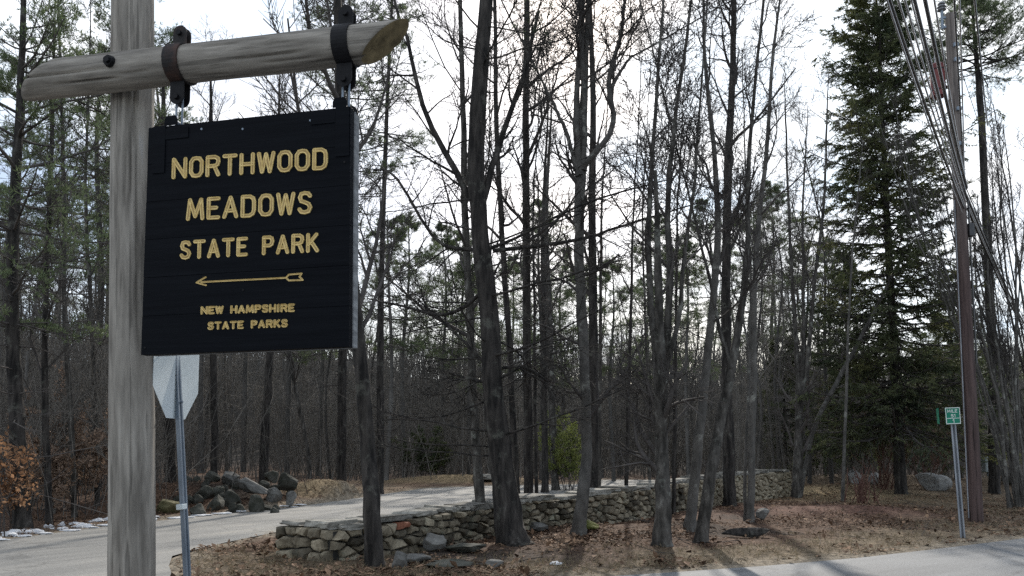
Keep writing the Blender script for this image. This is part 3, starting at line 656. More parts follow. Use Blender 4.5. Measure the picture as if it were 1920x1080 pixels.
for k in range(26):
    px = 335+215*rs.random(); d = 20.2+3.6*rs.random(); x = (px-960)/F*d; o = ob('rock', rock_mesh(200+k, .18+.22*rs.random(), .2, .14+.14*rs.random(), 9), M_rock_dark, None, (x, d, tz(x, d)+.06)); o.rotation_euler = (.4*rs.random(), 0, 6*rs.random())
    tag(o, 'small dark stone wedged among the larger rocks of the heap', 'rock', 'small stones in the rock heap')
G = 'ditch rocks in front of the wall'
rock('rock', 775, 1056, 10.9, .36, .13, 'pale angular slab lying beside the nearest trunk at the wall', M_rock, rz=.2, group=G, seed=70)
rock('rock', 748, 1068, 10.4, .2, .16, 'small pale green-grey rock at the foot of the nearest trunk', M_rock, group=G, seed=71)
rock('rock', 838, 1064, 10.6, .55, .07, 'flat greenish slab lying flush with the ditch', M_rock_dark, rz=-.1, group=G, seed=72)
rock('rock', 815, 1016, 12.3, .3, .2, 'large grey stone tumbled against the foot of the wall', M_rock, group=G, seed=73)
rock('rock', 880, 1030, 12.4, .55, .11, 'broad flat grey rock left of the big dark pine', M_rock_dark, rz=.15, group=G, seed=74)
rock('rock', 925, 1066, 10.5, .22, .1, 'low grey rock at the edge of the leaf litter below the big pine', M_rock, group=G, seed=75)
rock('rock', 1010, 1000, 15.0, .45, .12, 'flat grey stone at the foot of the wall right of the big pine', M_rock, group=G, seed=76)
rock('rock', 1428, 975, 18.0, .3, .2, 'small rounded tan rock beside the slim twin stems', M_rock, seed=77)
rock('boulder', 1748, 925, 30, 1.05, .55, 'smooth rounded grey boulder right of the spruce trunk', M_pale, sy=.8, seed=78, cat='boulder', sink=.45)
rock('boulder', 1602, 905, 34, .55, .42, 'pale angular boulder standing behind the cut shrub stems', M_pale, seed=79, cat='boulder', sink=.2)
rock('boulder', 1640, 908, 34, .4, .36, 'smaller pale boulder right of the cut shrub stems', M_pale, seed=80, cat='boulder', sink=.2)
rock('boulder', 1895, 925, 31, .7, .38, 'rough grey rock half buried in the bank right of the utility pole', M_rock_dark, seed=81, cat='boulder')
rock('rock', 905, 900, 40, 1.3, .3, 'long pale rock slab on the far side of the driveway', M_cap, seed=82)
rock('moss_clump', 1103, 1004, 14.7, .32, .14, 'bright yellow-green moss cushion beside the grey forked trunk', M_moss, seed=83, cat='moss')
lg = rock('fallen_log', 1405, 1010, 14.2, .75, .13, 'dark rotten log lying in the leaves near the road', M_bark_dark, sy=.16, seed=84, cat='log')

# ------------------------------------------------------------------ hero trees
hero('maple_tree', 10.55, [[(705, 1064, 40), (697, 960, 38), (690, 850, 34), (678, 700, 30), (664, 560, 27), (652, 400, 25), (640, 200, 22), (632, 0, 19)]], 'dark leaning trunk nearest the road, in front of the wall below the sign', M_bark_dark, S=16, n1=14, t0=.42, L1=2.6, n4=3)
# big dark pine with dead limbs
o, st = hero_stems(13.2, [[(962, 1018, 62), (948, 930, 56), (938, 850, 49), (925, 740, 43), (918, 600, 40), (902, 450, 38), (893, 300, 38), (903, 120, 34), (911, 0, 31)]], 7)
rg = np.random.default_rng(21); A = Acc()
P, r = st[0]; H = P[-1][2]
Pd, Rd = spawn(P[None], r[None], 36, .2, .97, 1.4, 2.9, 8, rg, .03, .1, .12, .3, .007, tl=.1)
Pe, Re = spawn(Pd, Rd, 8, .25, 1, .8, 1.0, 5, rg, .03, .15, .6, .4, .0055, plane=True); Pf, Rf = spawn(Pe, Re, 4, .3, 1, .7, .4, 3, rg, .02, .15, .6, .5, .005)
for a in ((Pd, Rd, 6), (Pe, Re, 4), (Pf, Rf, 3)): A.add(*tubes(*a))
lim = []
for ln in ([(895, 395, 24), (860, 330, 20), (800, 220, 16), (770, 100, 12), (740, 0, 8)], [(905, 380, 22), (940, 260, 18), (985, 130, 14), (1010, 20, 10)], [(900, 470, 14), (820, 450, 10), (740, 330, 8), (700, 318, 5)], [(925, 470, 13), (1080, 450, 10), (1180, 420, 8), (1310, 380, 4)],
           [(925, 720, 12), (880, 710, 9), (840, 700, 5)], [(915, 540, 14), (840, 590, 10), (760, 575, 8), (690, 560, 4)], [(925, 700, 12), (870, 640, 9), (810, 580, 6)], [(930, 690, 11), (985, 690, 9), (1040, 725, 6)], [(900, 470, 14), (960, 450, 9), (1100, 380, 7), (1260, 335, 4)]):
    Pl = curve([at(x, y, 13.2+.25*i) - o for i, (x, y, _) in enumerate(ln)], 12, rg, .012); rl = np.interp(np.linspace(0, 1, 12), np.linspace(0, 1, len(ln)), [w_/F*13.2/2*.66 for *_, w_ in ln]); lim.append((Pl, rl))
PL = np.stack([a for a, _ in lim]); RL = np.stack([b for _, b in lim]); A.add(*tubes(PL, RL, 7))
Pe, Re = spawn(PL, RL, 11, .15, 1, .8, 1.3, 6, rg, .05, .14, .5, .35, .006); Pf, Rf = spawn(Pe, Re, 6, .2, 1, .7, .5, 4, rg, .04, .15, .6, .5, .0055); Pg, Rg_ = spawn(Pf, Rf, 3, .3, 1, .6, .25, 2, rg, 0, .1, .7, .5, .005)
for a in ((Pe, Re, 5), (Pf, Rf, 3), (Pg, Rg_, 3)): A.add(*tubes(*a))
NA = Acc(); up_ = Pe[:, -1, 2] > 8.5
tipsP = Pf[:, -1][Pf[:, -1, 2] > 8.6]; NA.add(*blades(tipsP, nrm(rg.normal(size=tipsP.shape)+np.array([0, 0, .4])), 8, .13, .013, .6, rg))
tree('pine_tree', o, (trunk_mesh(st, 20, rg, .55, .05), A.mesh('limbs'), NA.mesh('needles', False)), (M_bark_dark, M_bark_dark, M_needle), PN, label='thickest dark pine trunk with dead limbs, rising in front of the wall', cat='tree')
hero('maple_tree', 14.4, [[(907, 1006, 24), (900, 930, 22), (893, 850, 20), (886, 720, 18), (880, 580, 17), (872, 400, 15), (868, 200, 12), (862, 0, 10)]], 'slim trunk with pale lichen patches just left of the thick dark pine', M_bark_grey, n1=13, t0=.45, L1=1.7, n4=2)
hero('oak_tree', 19.5, [[(992, 935, 21), (990, 800, 19), (988, 600, 18), (987, 400, 17), (986, 200, 15), (988, 0, 13)]], 'straight dark trunk behind the wall just right of the thick pine', M_bark_dark, n1=20, t0=.35, L1=2.8, n4=2, top=7)
hero('maple_tree', 18.5, [[(972, 940, 15), (962, 800, 14), (952, 600, 13), (940, 420, 12), (930, 200, 10), (928, 0, 8)]], 'slender trunk half hidden behind the right edge of the thick pine', M_bark_dark, n1=16, t0=.4, L1=2.2, n4=2)
hero('maple_tree', 14.4, [[(1084, 1006, 30), (1092, 930, 27), (1100, 850, 24), (1097, 720, 22), (1090, 560, 22), (1085, 440, 22), (1090, 310, 26)], [(1088, 330, 16), (1080, 250, 15), (1083, 150, 13), (1090, 60, 12), (1093, -20, 11)], [(1092, 320, 14), (1096, 220, 12), (1092, 120, 11), (1085, 0, 9)],
                            [(1093, 310, 14), (1130, 270, 13), (1150, 225, 12), (1142, 150, 11), (1165, 60, 8), (1172, -10, 7)], [(1084, 330, 10), (1062, 250, 9), (1035, 190, 7), (1005, 130, 5)], [(1143, 170, 8), (1180, 110, 6), (1215, 90, 4)]],
     'smooth grey trunk that forks into five stems above the wall', M_bark_pale, n1=9, t0=.3, L1=2.0, n4=3, top=3.5)
hero('oak_tree', 18.6, [[(1108, 960, 28), (1110, 860, 26), (1112, 700, 22), (1112, 560, 20), (1110, 400, 17), (1112, 200, 13), (1106, 0, 10)]], 'black trunk standing behind the grey forked maple', M_bark_dark, n1=16, t0=.4, L1=2.4, n4=2)
hero('maple_tree', 12.9, [[(1241, 1026, 40), (1243, 940, 34), (1240, 840, 30), (1238, 740, 28)], [(1237, 750, 18), (1228, 650, 16), (1219, 560, 14), (1216, 430, 12), (1222, 300, 10), (1235, 120, 7)], [(1241, 750, 20), (1250, 640, 18), (1256, 520, 16), (1252, 400, 13), (1262, 260, 10), (1285, 90, 7)], [(1245, 700, 12), (1272, 600, 10), (1282, 480, 9), (1300, 360, 7), (1312, 200, 5)]],
     'grey multi-stemmed tree at the verge with a knobbly stump base', M_bark_grey, n1=9, t0=.35, L1=1.8, n4=3, top=3.5)
hero('maple_tree', 14.9, [[(1293, 1000, 25), (1302, 900, 23), (1312, 800, 21), (1326, 680, 18), (1338, 560, 16), (1346, 440, 14), (1340, 300, 11), (1322, 120, 8), (1318, 0, 6)]], 'left stem of the crossing pair of grey trunks at the verge', M_bark_pale, n1=14, t0=.4, L1=1.8, n4=3, top=4)
hero('maple_tree', 13.3, [[(1313, 1018, 28), (1330, 900, 25), (1350, 790, 23), (1372, 690, 21), (1388, 590, 16), (1402, 450, 12), (1404, 300, 9), (1420, 120, 7), (1432, 0, 6)], [(1371, 690, 10), (1350, 620, 8), (1330, 520, 7), (1300, 400, 5), (1275, 300, 4)]], 'right stem of the crossing pair, leaning right with a green tinge', M_bark_grey, n1=12, t0=.4, L1=1.8, n4=3, top=4)
hero('oak_tree', 22.2, [[(1368, 952, 27), (1366, 850, 25), (1362, 700, 22), (1362, 500, 20), (1366, 300, 18), (1374, 120, 14), (1376, 0, 12)]], 'dark straight oak trunk close to the far part of the wall', M_bark_dark, n1=20, t0=.4, L1=2.8, n4=2, top=6)
hero('birch_tree', 17.3, [[(1407, 982, 17), (1409, 880, 15), (1412, 740, 14), (1414, 580, 13), (1420, 450, 11), (1438, 280, 9), (1450, 100, 7), (1462, 0, 5)]], 'slim pale tree with a thin twin rising from the leaves near the road', M_bark_pale, n1=13, t0=.4, L1=1.6, n4=2, top=3)
hero('birch_sapling', 17.6, [[(1397, 978, 8), (1398, 860, 7), (1404, 700, 6), (1408, 520, 5), (1400, 380, 4), (1396, 250, 3)]], 'pencil-thin stem hard against the slim pale tree', M_bark_pale, n1=10, t0=.35, L1=1.1, n4=0, top=2)
hero('maple_tree', 26.4, [[(1493, 936, 21), (1496, 860, 19), (1499, 760, 16)], [(1498, 770, 10), (1494, 660, 9), (1486, 540, 8), (1478, 380, 6), (1474, 250, 4)], [(1499, 770, 10), (1516, 650, 9), (1528, 520, 8), (1545, 380, 6), (1550, 240, 4)], [(1499, 800, 9), (1506, 680, 8), (1506, 540, 7), (1505, 400, 5), (1510, 300, 4)]], 'three-stemmed tree at the right end of the wall', M_bark_grey, n1=10, t0=.3, L1=1.8, n3=5, n4=2, top=2)
hero('birch_sapling', 24.5, [[(1580, 942, 8), (1583, 850, 7), (1588, 700, 6), (1590, 620, 5), (1598, 480, 4), (1610, 350, 3)]], 'thin pale birch rising beside the cut shrub stems', M_bark_pale, n1=9, t0=.4, L1=1.0, n4=0, top=1.5)
hero('leaning_tree', 27, [[(1500, 905, 8), (1524, 810, 10), (1570, 715, 10), (1605, 650, 9), (1655, 555, 7), (1700, 460, 5)]], 'pale dead sapling leaning far over to the right in front of the spruce', M_bark_pale, n1=6, t0=.4, L1=.8, n3=3, n4=0, top=.5)
for k, (px, py, wpx, tx, lb) in enumerate([(1022, 925, 16, 1018, 'grey-brown trunk beyond the driveway left of the yellow-green bush'), (1042, 915, 18, 1024, 'brown trunk on the sunny gravel behind the wall'), (1006, 985, 8, 1000, 'very thin stem touching the wall face right of the thick pine'), (1122, 962, 10, 1128, 'thin brown stem in front of the wall right of the forked maple'), (1172, 968, 9, 1188, 'reddish thin sapling against the middle of the wall'), (1220, 960, 7, 1205, 'thin sapling just left of the multi-stemmed verge tree'), (1262, 968, 9, 1270, 'lichen-spotted thin sapling right of the multi-stemmed verge tree')]):
    d = gd(py) if py > 930 else 31+k*2
    hero('sapling' if wpx < 12 else 'maple_tree', d, [[(px, py, wpx), ((px*2+tx)/3, 800, wpx*.9), ((px+2*tx)/3, 600, wpx*.75), (tx, 400, wpx*.5), (tx+8, 250, wpx*.3)]], lb, M_bark_grey if k % 2 else M_bark_dark, n1=12, t0=.35, L1=1.1 if wpx < 12 else 2.2, n3=4, n4=0, top=2, S=8)
# left side, beyond the driveway
hero('maple_tree', 24.2, [[(402, 900, 16), (402, 800, 15), (400, 700, 14), (398, 500, 12), (396, 250, 9)]], 'dark trunk rising out of the rock heap behind the sign post', M_bark_dark, group='trees left of the driveway', n1=14, t0=.45, L1=2.2, n4=2, top=3)
hero('maple_tree', 25.5, [[(494, 895, 22), (497, 800, 19), (505, 690, 16), (512, 560, 14), (520, 300, 10)]], 'dark curved trunk with one pale side above the rock heap', M_bark_dark, group='trees left of the driveway', n1=14, t0=.45, L1=2.4, n4=2, top=3)
hero('maple_tree', 31, [[(586, 895, 9), (572, 820, 9), (556, 740, 9), (540, 640, 8), (530, 500, 6)]], 'thin crooked trunk leaning left behind the earth bank', M_bark_grey, group='trees left of the driveway', n1=12, t0=.4, L1=2, n4=0, top=3)
hero('oak_tree', 26, [[(320, 905, 26), (318, 800, 24), (312, 600, 20), (308, 300, 15)]], 'thick dark trunk hidden partly by the stop sign', M_bark_dark, group='trees left of the driveway', n1=14, t0=.45, L1=2.4, n4=2, top=4)
hero('maple_tree', 16.8, [[(92, 985, 15), (88, 850, 14), (84, 650, 12), (92, 400, 10), (98, 200, 8)]], 'slim dark trunk at the driveway edge in the left woods', M_bark_dark, group='trees left of the driveway', n1=16, t0=.3, L1=1.9, n4=2, top=3)
hero('maple_tree', 18.2, [[(140, 968, 12), (134, 800, 11), (122, 600, 10), (120, 350, 8), (112, 100, 6)]], 'grey trunk between the two darker ones in the left woods', M_bark_grey, group='trees left of the driveway', n1=16, t0=.3, L1=1.9, n4=2, top=3)
hero('maple_tree', 20.5, [[(182, 955, 11), (180, 800, 10), (172, 600, 9), (160, 380, 7), (165, 200, 5)]], 'thin trunk close to the left edge of the log post', M_bark_grey, group='trees left of the driveway', n1=14, t0=.3, L1=1.9, n4=2, top=3)
def hero_pine(depth, ln, label, seed, top=4, cf=.4, bl=3.0, group=None, **k):
    rg = np.random.default_rng(seed); o, st = hero_stems(depth, [ln], top, rg=rg); P, r = st[0]
    tm, lm, nm = pine_parts(rg, H=P[-1][2], r0=r[0], cf=cf, bl=bl, S=14, trunkP=P, **k)
    return tree('pine_tree', o, (tm, lm, nm), (M_bark_dark, M_twig, M_needle), PN, label=label, cat='tree', group=group)
hero_pine(15.6, [(42, 990, 34), (34, 850, 32), (24, 600, 30), (28, 380, 29), (38, 180, 27), (45, 0, 25)], 'thick white pine at the far left with layered flat boughs', 31, 5, .33, 3.0, group='trees left of the driveway', gap=.5, nb=6, needle=.12)
hero_pine(22, [(232, 945, 26), (236, 700, 23), (240, 350, 18), (242, 0, 12)], 'pine standing right behind the log post', 32, 5, .38, 3.0, group='trees left of the driveway', gap=.4)
hero_pine(33, [(640, 900, 20), (642, 600, 17), (640, 250, 12), (640, 0, 8)], 'pine behind the sign board with boughs showing under the log arm', 33, 3, .35, 3.4, gap=.3, n3=5)
hero_pine(30, [(712, 900, 16), (714, 620, 14), (716, 480, 13), (724, 250, 11), (735, 0, 9)], 'straight pine just right of the sign board', 34, 3, .55, 2.4, gap=.4)
hero_pine(29, [(1865, 925, 22), (1858, 600, 19), (1838, 200, 13), (1830, 100, 10)], 'pine behind the utility pole with tiered boughs at its top', 35, 2.2, .62, 3.6, gap=.25, dead=False, n3=6)
# the tall spruce
rg = np.random.default_rng(51); bx, by = at(1690, 925, 28).x, 28.0
tp = at(1638, -110, 28); zb = tz(bx, by); o = Vector((bx, by, zb-.05)); Hs = tp.z-o.z
P = curve([(0, 0, 0), ((tp.x-bx)*.25, .05, Hs*.3), ((tp.x-bx)*.6, .05, Hs*.65), (tp.x-bx, 0, Hs)], 26)
tree('spruce_tree', o, spruce_parts(rg, P, Hs, .23, 2.6, 4.8, step=.3, nb=7, n2=14, nbl=4), (M_bark_dark, M_twig, M_spruce), PN, label='tall dark green spruce beside the utility pole', cat='tree')

for k, (px, d, H_, W_, lb) in enumerate([(1592, 36, 10.5, 3.0, 'dark young spruce standing left behind the tall spruce'), (1790, 35, 9.5, 3.0, 'dark young spruce behind the utility pole'), (1470, 41, 8.0, 2.6, 'small dark spruce behind the right end of the wall')]):
    rg = np.random.default_rng(60+k); x = (px-960)/F*d; P = curve([(0, 0, 0), (.05, .05, H_*.5), (0, 0, H_)], 20)
    tree('spruce_tree', (x, d, tz(x, d)-.05), spruce_parts(rg, P, H_, .13, 1.2, W_, step=.36, nb=6, n2=11, nbl=3), (M_bark_dark, M_twig, M_spruce), PN, label=lb, cat='tree', group='young spruces behind the tall spruce')
# ------------------------------------------------------------------ background trees: a few kinds, many copies
def free(x, y, m=1.0):
    return not inside(RP, np.array([x]), np.array([y]))[0] and pdist(RP, np.array([x]), np.array([y]))[0] > m and pdist(WALL, np.array([x]), np.array([y]), False)[0] > 1.0
PROTO = {}
protos = []
def proto(kind, meshes, mats, names, cat):
    r = empty(kind, (0, 0, 0), cat=cat)
    for m, a, n in zip(meshes, mats, names): ob(n, m, a, r)
    PROTO.setdefault(kind, []).append([r, False]); return r
for k in range(6):
    rg = np.random.default_rng(100+k); H = 13+4*rg.random()
    P = curve([(0, 0, 0), (rg.normal(0, .2), rg.normal(0, .2), H*.35), (rg.normal(0, .4), rg.normal(0, .4), H*.7), (rg.normal(0, .7), rg.normal(0, .7), H)], 20, rg, .01); r = .11*(1-.88*np.linspace(0, 1, 20))+.01
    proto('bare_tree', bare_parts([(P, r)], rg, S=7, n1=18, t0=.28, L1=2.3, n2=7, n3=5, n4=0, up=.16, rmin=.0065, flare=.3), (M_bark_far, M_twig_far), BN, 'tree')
for k in range(5):
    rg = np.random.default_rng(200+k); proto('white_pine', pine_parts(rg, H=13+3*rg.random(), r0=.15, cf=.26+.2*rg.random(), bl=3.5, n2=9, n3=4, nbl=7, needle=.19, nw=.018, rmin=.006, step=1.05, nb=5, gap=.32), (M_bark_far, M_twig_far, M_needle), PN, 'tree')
for k in range(5):
    rg = np.random.default_rng(300+k); H = 4+3.5*rg.random(); st = []
    for q in range(1+k % 3):
        a = rg.normal(0, .12, 2); P = curve([(q*.05, 0, 0), (a[0]*H*.4, a[1]*H*.4, H*.4), (a[0]*H, a[1]*H, H)], 12, rg, .015); st.append((P, .03*(1-.85*np.linspace(0, 1, 12))+.004))
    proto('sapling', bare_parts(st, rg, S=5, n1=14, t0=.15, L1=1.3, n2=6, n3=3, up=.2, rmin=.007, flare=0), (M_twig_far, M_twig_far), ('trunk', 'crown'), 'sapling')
rb = np.random.default_rng(77)
taken = []; placed = {}
def place(kind, px, d, s, label, group):
    x = (px-960)/F*d
    L = PROTO[kind]; it = L[rb.integers(len(L))]
    loc = (x, d, tz(x, d)-.05); rz = rb.random()*6.28
    if not it[1]:
        r = it[0]; r.location = loc; r.rotation_euler = (0, 0, rz); r.scale = (s, s, s); r['label'] = label; r['group'] = group; it[1] = True
    else: r = copy_thing(it[0], loc, rz, s, label, group)
    placed.setdefault((label, group), []).append((px, r))
def scatter(kind, n, pxr, dr_, sr, label, group, gap=1.0, m=1.0):
    c = 0; tries = 0
    while c < n and tries < n*40:
        tries += 1; d = dr_[0]+(dr_[1]-dr_[0])*rb.random(); px = pxr[0]+(pxr[1]-pxr[0])*rb.random(); x = (px-960)/F*d
        if not free(x, d, m) or any((x-a)**2+(d-b)**2 < gap*gap for a, b in taken): continue
        taken.append((x, d)); place(kind, px, d, sr[0]+(sr[1]-sr[0])*rb.random(), label, group); c += 1
# pines one can point to by their tops
for px, d, s in ((1015, 42, 1.0), (1060, 50, .95), (1150, 44, .86), (1240, 47, 1.0), (1290, 40, .8), (1420, 38, .92), (1455, 46, 1.1), (1330, 52, 1.2), (760, 45, 1.05), (830, 52, 1.1), (540, 42, 1.15), (600, 48, 1.2), (460, 44, 1.2), (380, 40, 1.2), (1510, 42, .8), (1560, 50, .95), (880, 44, .9), (960, 55, 1.0), (725, 41, .95), (1090, 43, .75)):
    taken.append(((px-960)/F*d, d)); place('white_pine', px, d, s, 'young far white pine', 'white pines beyond the driveway')
scatter('white_pine', 6, (300, 1500), (54, 70), (.9, 1.2), 'hazy deep-woods pine', 'white pines deep in the woods', 2.0)
scatter('white_pine', 6, (-80, 280), (26, 48), (.9, 1.25), 'left-woods pine', 'pines in the left woods', 1.6)
scatter('white_pine', 8, (1720, 2000), (40, 66), (.5, .8), 'small distant pine', 'small pines behind the utility pole', 2.0)
scatter('bare_tree', 62, (280, 1560), (41, 75), (.75, 1.15), 'far bare tree', 'bare trees beyond the driveway', 1.1)
scatter('bare_tree', 12, (1180, 1560), (29, 41), (.6, .9), 'nearer bare tree', 'bare trees behind the wall', 1.1)
scatter('bare_tree', 24, (-80, 300), (19, 55), (.55, .95), 'left-woods bare tree', 'bare trees in the left woods', .8)
scatter('bare_tree', 22, (1560, 2000), (36, 66), (.4, .62), 'small distant bare tree', 'bare trees behind the spruce', 1.2)
scatter('sapling', 70, (280, 1560), (40, 62), (.8, 1.2), 'far leafless sapling', 'saplings beyond the driveway', .6)
scatter('sapling', 40, (-80, 300), (16, 40), (.7, 1.1), 'left-woods leafless sapling', 'saplings in the left woods', .5)
scatter('sapling', 34, (1500, 2000), (33, 56), (.6, 1.0), 'distant leafless sapling', 'saplings behind the spruce', .6)
scatter('sapling', 12, (1120, 1480), (25, 34), (.5, .8), 'small near-wall sapling', 'saplings behind the stone wall', .6)
for L in PROTO.values():
    for r, used in L:
        if not used:
            for c in list(r.children): bpy.data.objects.remove(c)
            bpy.data.objects.remove(r)
LM = [(-400, 'left picture edge'), (36, 'thick left pine'), (247, 'log post'), (345, 'stop sign'), (497, 'curved dark trunk'), (690, 'nearest leaning trunk'), (945, 'thick dark pine'), (1095, 'forked maple'), (1240, 'multi-stemmed verge tree'), (1320, 'crossing trunks'), (1408, 'slim pale tree'), (1495, 'wall end'), (1690, 'tall spruce'), (1822, 'utility pole'), (2400, 'right picture edge')]
ORD = 'first second third fourth fifth sixth seventh eighth ninth tenth eleventh twelfth thirteenth fourteenth fifteenth sixteenth seventeenth eighteenth nineteenth twentieth'.split()+[a+b for a in ('twenty-', 'thirty-') for b in 'first second third fourth fifth sixth seventh eighth ninth'.split()]
for (lb, gp), lst in placed.items():
    bins = {}
    for px, o in lst: bins.setdefault(max(i for i, l in enumerate(LM) if l[0] <= px), []).append((px, o))
    for i, v in bins.items():
        for k, (px, o) in enumerate(sorted(v, key=lambda q: q[0])):
            pos = f'{ORD[k]} from left' if len(v) > 1 else 'only one'
            o['label'] = f'{lb}, {pos} between {LM[i][1]} and {LM[i+1][1]}'
# brush too dense to count
def brush(name, n, y0, y1, h, seed, m, xr=(-.72, .72), rad=.012):
    rg = np.random.default_rng(seed); y = y0+(y1-y0)*rg.random(n)**.8; x = (xr[0]+(xr[1]-xr[0])*rg.random(n))*y
    ok = ~inside(RP, x, y) & (pdist(RP, x, y) > .8); x, y = x[ok], y[ok]; n = len(x)
    H = h*(.35+.65*rg.random(n)); D = nrm(np.c_[rg.normal(0, .22, n), rg.normal(0, .22, n), np.ones(n)])
    P1, R1 = walk(np.c_[x, y, terrain(x, y)-.05], D, H, rad*(.7+.8*rg.random(n))*(H/h+.4), 5, rg, .03, .1, .35, rad*.5)
    P2, R2 = spawn(P1, R1, 4, .15, .95, .7, H*.35, 3, rg, .1, .15, .6, .5, rad*.5); A = Acc(); A.add(*tubes(P1, R1, 3)); A.add(*tubes(P2, R2, 3))
    return tag(ob(name, A.mesh(name), m), kind='stuff')
brush('undergrowth', 3800, 40, 66, 6.0, 401, M_twig_far, (-.3, .45))
brush('undergrowth', 900, 15, 45, 5.0, 402, M_twig_far, (-.75, -.40), .008)
brush('undergrowth', 1100, 34, 60, 5.0, 403, M_twig_far, (.40, .75))
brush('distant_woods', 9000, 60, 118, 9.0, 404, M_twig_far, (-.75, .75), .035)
brush('brushwood', 700, 20, 60, 6.0, 405, M_twig_far, (-.68, -.25), .009)

# ------------------------------------------------------------------ shrubs
def shrub(name, loc, n, h, spread, label, tm, leaf=None, lm=None, nl=0, lsize=.06, seed=0, rad=.012, cat='shrub', group=None, n2=6, n3=3):
    rg = np.random.default_rng(seed); r = empty(name, loc, label=label, cat=cat, group=group)
    p = np.c_[rg.normal(0, spread*.25, (n, 2)), np.full(n, -.05)]; D = nrm(np.c_[rg.normal(0, spread, (n, 2))*.5, np.ones(n)])
    P1, R1 = walk(p, D, h*(.6+.5*rg.random(n)), rad*(.7+.6*rg.random(n)), 7, rg, .04, .1, .35, .004)
    P2, R2 = spawn(P1, R1, n2, .2, 1, .75, h*.33, 4, rg, .08, .15, .6, .5, .0045); A = Acc(); A.add(*tubes(P1, R1, 5)); A.add(*tubes(P2, R2, 3))
    P3, R3 = spawn(P2, R2, n3, .2, 1, .7, h*.14, 3, rg, .05, .15, .7, .5, .004); A.add(*tubes(P3, R3, 3)); ob('stems', A.mesh('stems'), tm, r)
    if nl:
        pts = P3.reshape(-1, 3)[rg.integers(0, P3.shape[0]*3, nl)]+rg.normal(0, .03, (nl, 3)); LA = Acc(); LA.add(*[*leafs(pts, lsize, rg)][:1], None, leafs(pts, lsize, np.random.default_rng(seed+1))[1]); ob('foliage', LA.mesh('foliage', False), lm, r)
    return r
def gloc(px, d): x = (px-960)/F*d; return (x, d, tz(x, d))
for k, (px, d, h, lb, m) in enumerate([(8, 14.6, 2.2, 'beech sapling with bright orange dead leaves at the left picture edge', M_beech), (40, 15.6, 1.5, 'low beech sapling with orange leaves beside the thick left pine', M_beech), (100, 17.5, 2.0, 'beech sapling with pinkish brown leaves between the slim left trunks', M_beech2), (135, 19.5, 2.6, 'tall beech sapling with faded tan leaves in the left woods', M_beech2), (172, 19, 2.4, 'beech sapling with faded brown leaves beside the log post', M_beech2), (70, 20, 2.4, 'beech sapling with dull brown leaves behind the slim left trunk', M_beech2), (195, 21.5, 3.0, 'tall thin beech sapling with tan leaves half hidden by the log post', M_beech2)]):
    shrub('beech_sapling', gloc(px, d), 5, h, .45, lb, M_twig, True, m, 800 if m is M_beech else 2600, .08, 500+k, cat='sapling', group='beech saplings holding dead leaves', n3=4)
shrub('evergreen_bush', gloc(1066, 33), 14, 3.1, .5, 'yellow-green leafy bush in the sun beyond the wall', M_twig, True, M_hemlock, 7000, .085, 520)
shrub('evergreen_bush', gloc(812, 43), 14, 2.6, .8, 'dark green low bush in the shade beyond the driveway', M_twig, True, M_spruce, 7000, .11, 521)
shrub('evergreen_bush', gloc(1738, 40), 16, 3.0, .9, 'dark green bush behind the grey boulder', M_twig, True, M_spruce, 7000, .11, 522)
shrub('red_twig_shrub', gloc(1655, 29.5), 30, 5.2, .5, 'rust-red twiggy shrub in front of the spruce trunk', M_twig_red, seed=523, rad=.012, n2=8)
shrub('red_twig_shrub', gloc(1735, 32), 20, 3.6, .6, 'smaller reddish shrub right of the spruce trunk', M_twig_red, seed=524, rad=.01, n2=8)
r = shrub('cut_shrub', gloc(1608, 23.8), 22, 1.15, .75, 'clump of cut-back red-brown shrub stems on the verge', M_twig_red, seed=525, rad=.02, n2=2, n3=1)
for k, (px, d, n, h, lb) in enumerate([(1900, 21.5, 13, 11.5, 'clump of tall bare grey stems leaning left beyond the utility pole'), (1955, 24, 11, 12.5, 'second clump of bare stems at the right picture edge')]):
    rg = np.random.default_rng(540+k); st = []
    for q in range(n):
        a0 = rg.normal(-.1, .11); b0 = rg.normal(0, .08); hh_ = h*(.65+.35*rg.random()); P = curve([(rg.normal(0, .15), rg.normal(0, .15), -.05), (a0*hh_*.3, b0*hh_*.3, hh_*.33), (a0*hh_*.75, b0*hh_*.7, hh_*.7), (a0*hh_*.9+rg.normal(0, .2), b0*hh_, hh_)], 18, rg, .015); st.append((P,   .046*(.5+.7*rg.random())*(1-.85*np.linspace(0, 1, 18))+.006))
    tm, cm = bare_parts(st, rg, S=7, n1=9, t0=.35, L1=1.4, a1=.55, n2=6, n3=4, n4=0, up=.22, rmin=.006, flare=.2); tree('multi_stem_tree', gloc(px, d), (tm, cm), (M_bark_pale if k == 0 else M_bark_grey, M_twig), BN, label=lb, cat='tree')

# ------------------------------------------------------------------ ground litter
rg = np.random.default_rng(600)
n = 150000; yy = 9.2+24*rg.random(n)**1.5; xx = (-.62+1.32*rg.random(n))*yy
sd_ = np.where(inside(RP, xx, yy), -1, 1)*pdist(RP, xx, yy); keep = (sd_ > .1) & ((rg.random(n) < (.1+1.1*sstep(.36, .58, fbm(xx*.9+5, yy*.9)))*(.35+.65*sstep(.5, 3.5, pdist(ROADEDGE, xx, yy, False))))) & (pdist(WALL, xx, yy, False) > .12); xx, yy = xx[keep], yy[keep]
A = Acc(); pts = np.c_[xx, yy, terrain(xx, yy)+.012+.02*rg.random(len(xx))]; V, T_ = leafs(pts, .06, rg, .75); A.add(V, None, T_)
big = rg.random(len(xx)) < np.where(yy < 15, .14, .05); V, T_ = leafs(pts[big]+np.array([0, 0, .015]), .11, rg, .55); A.add(V, None, T_)
tag(ob('fallen_leaves', A.mesh('fallen_leaves', False), M_litter), kind='stuff')
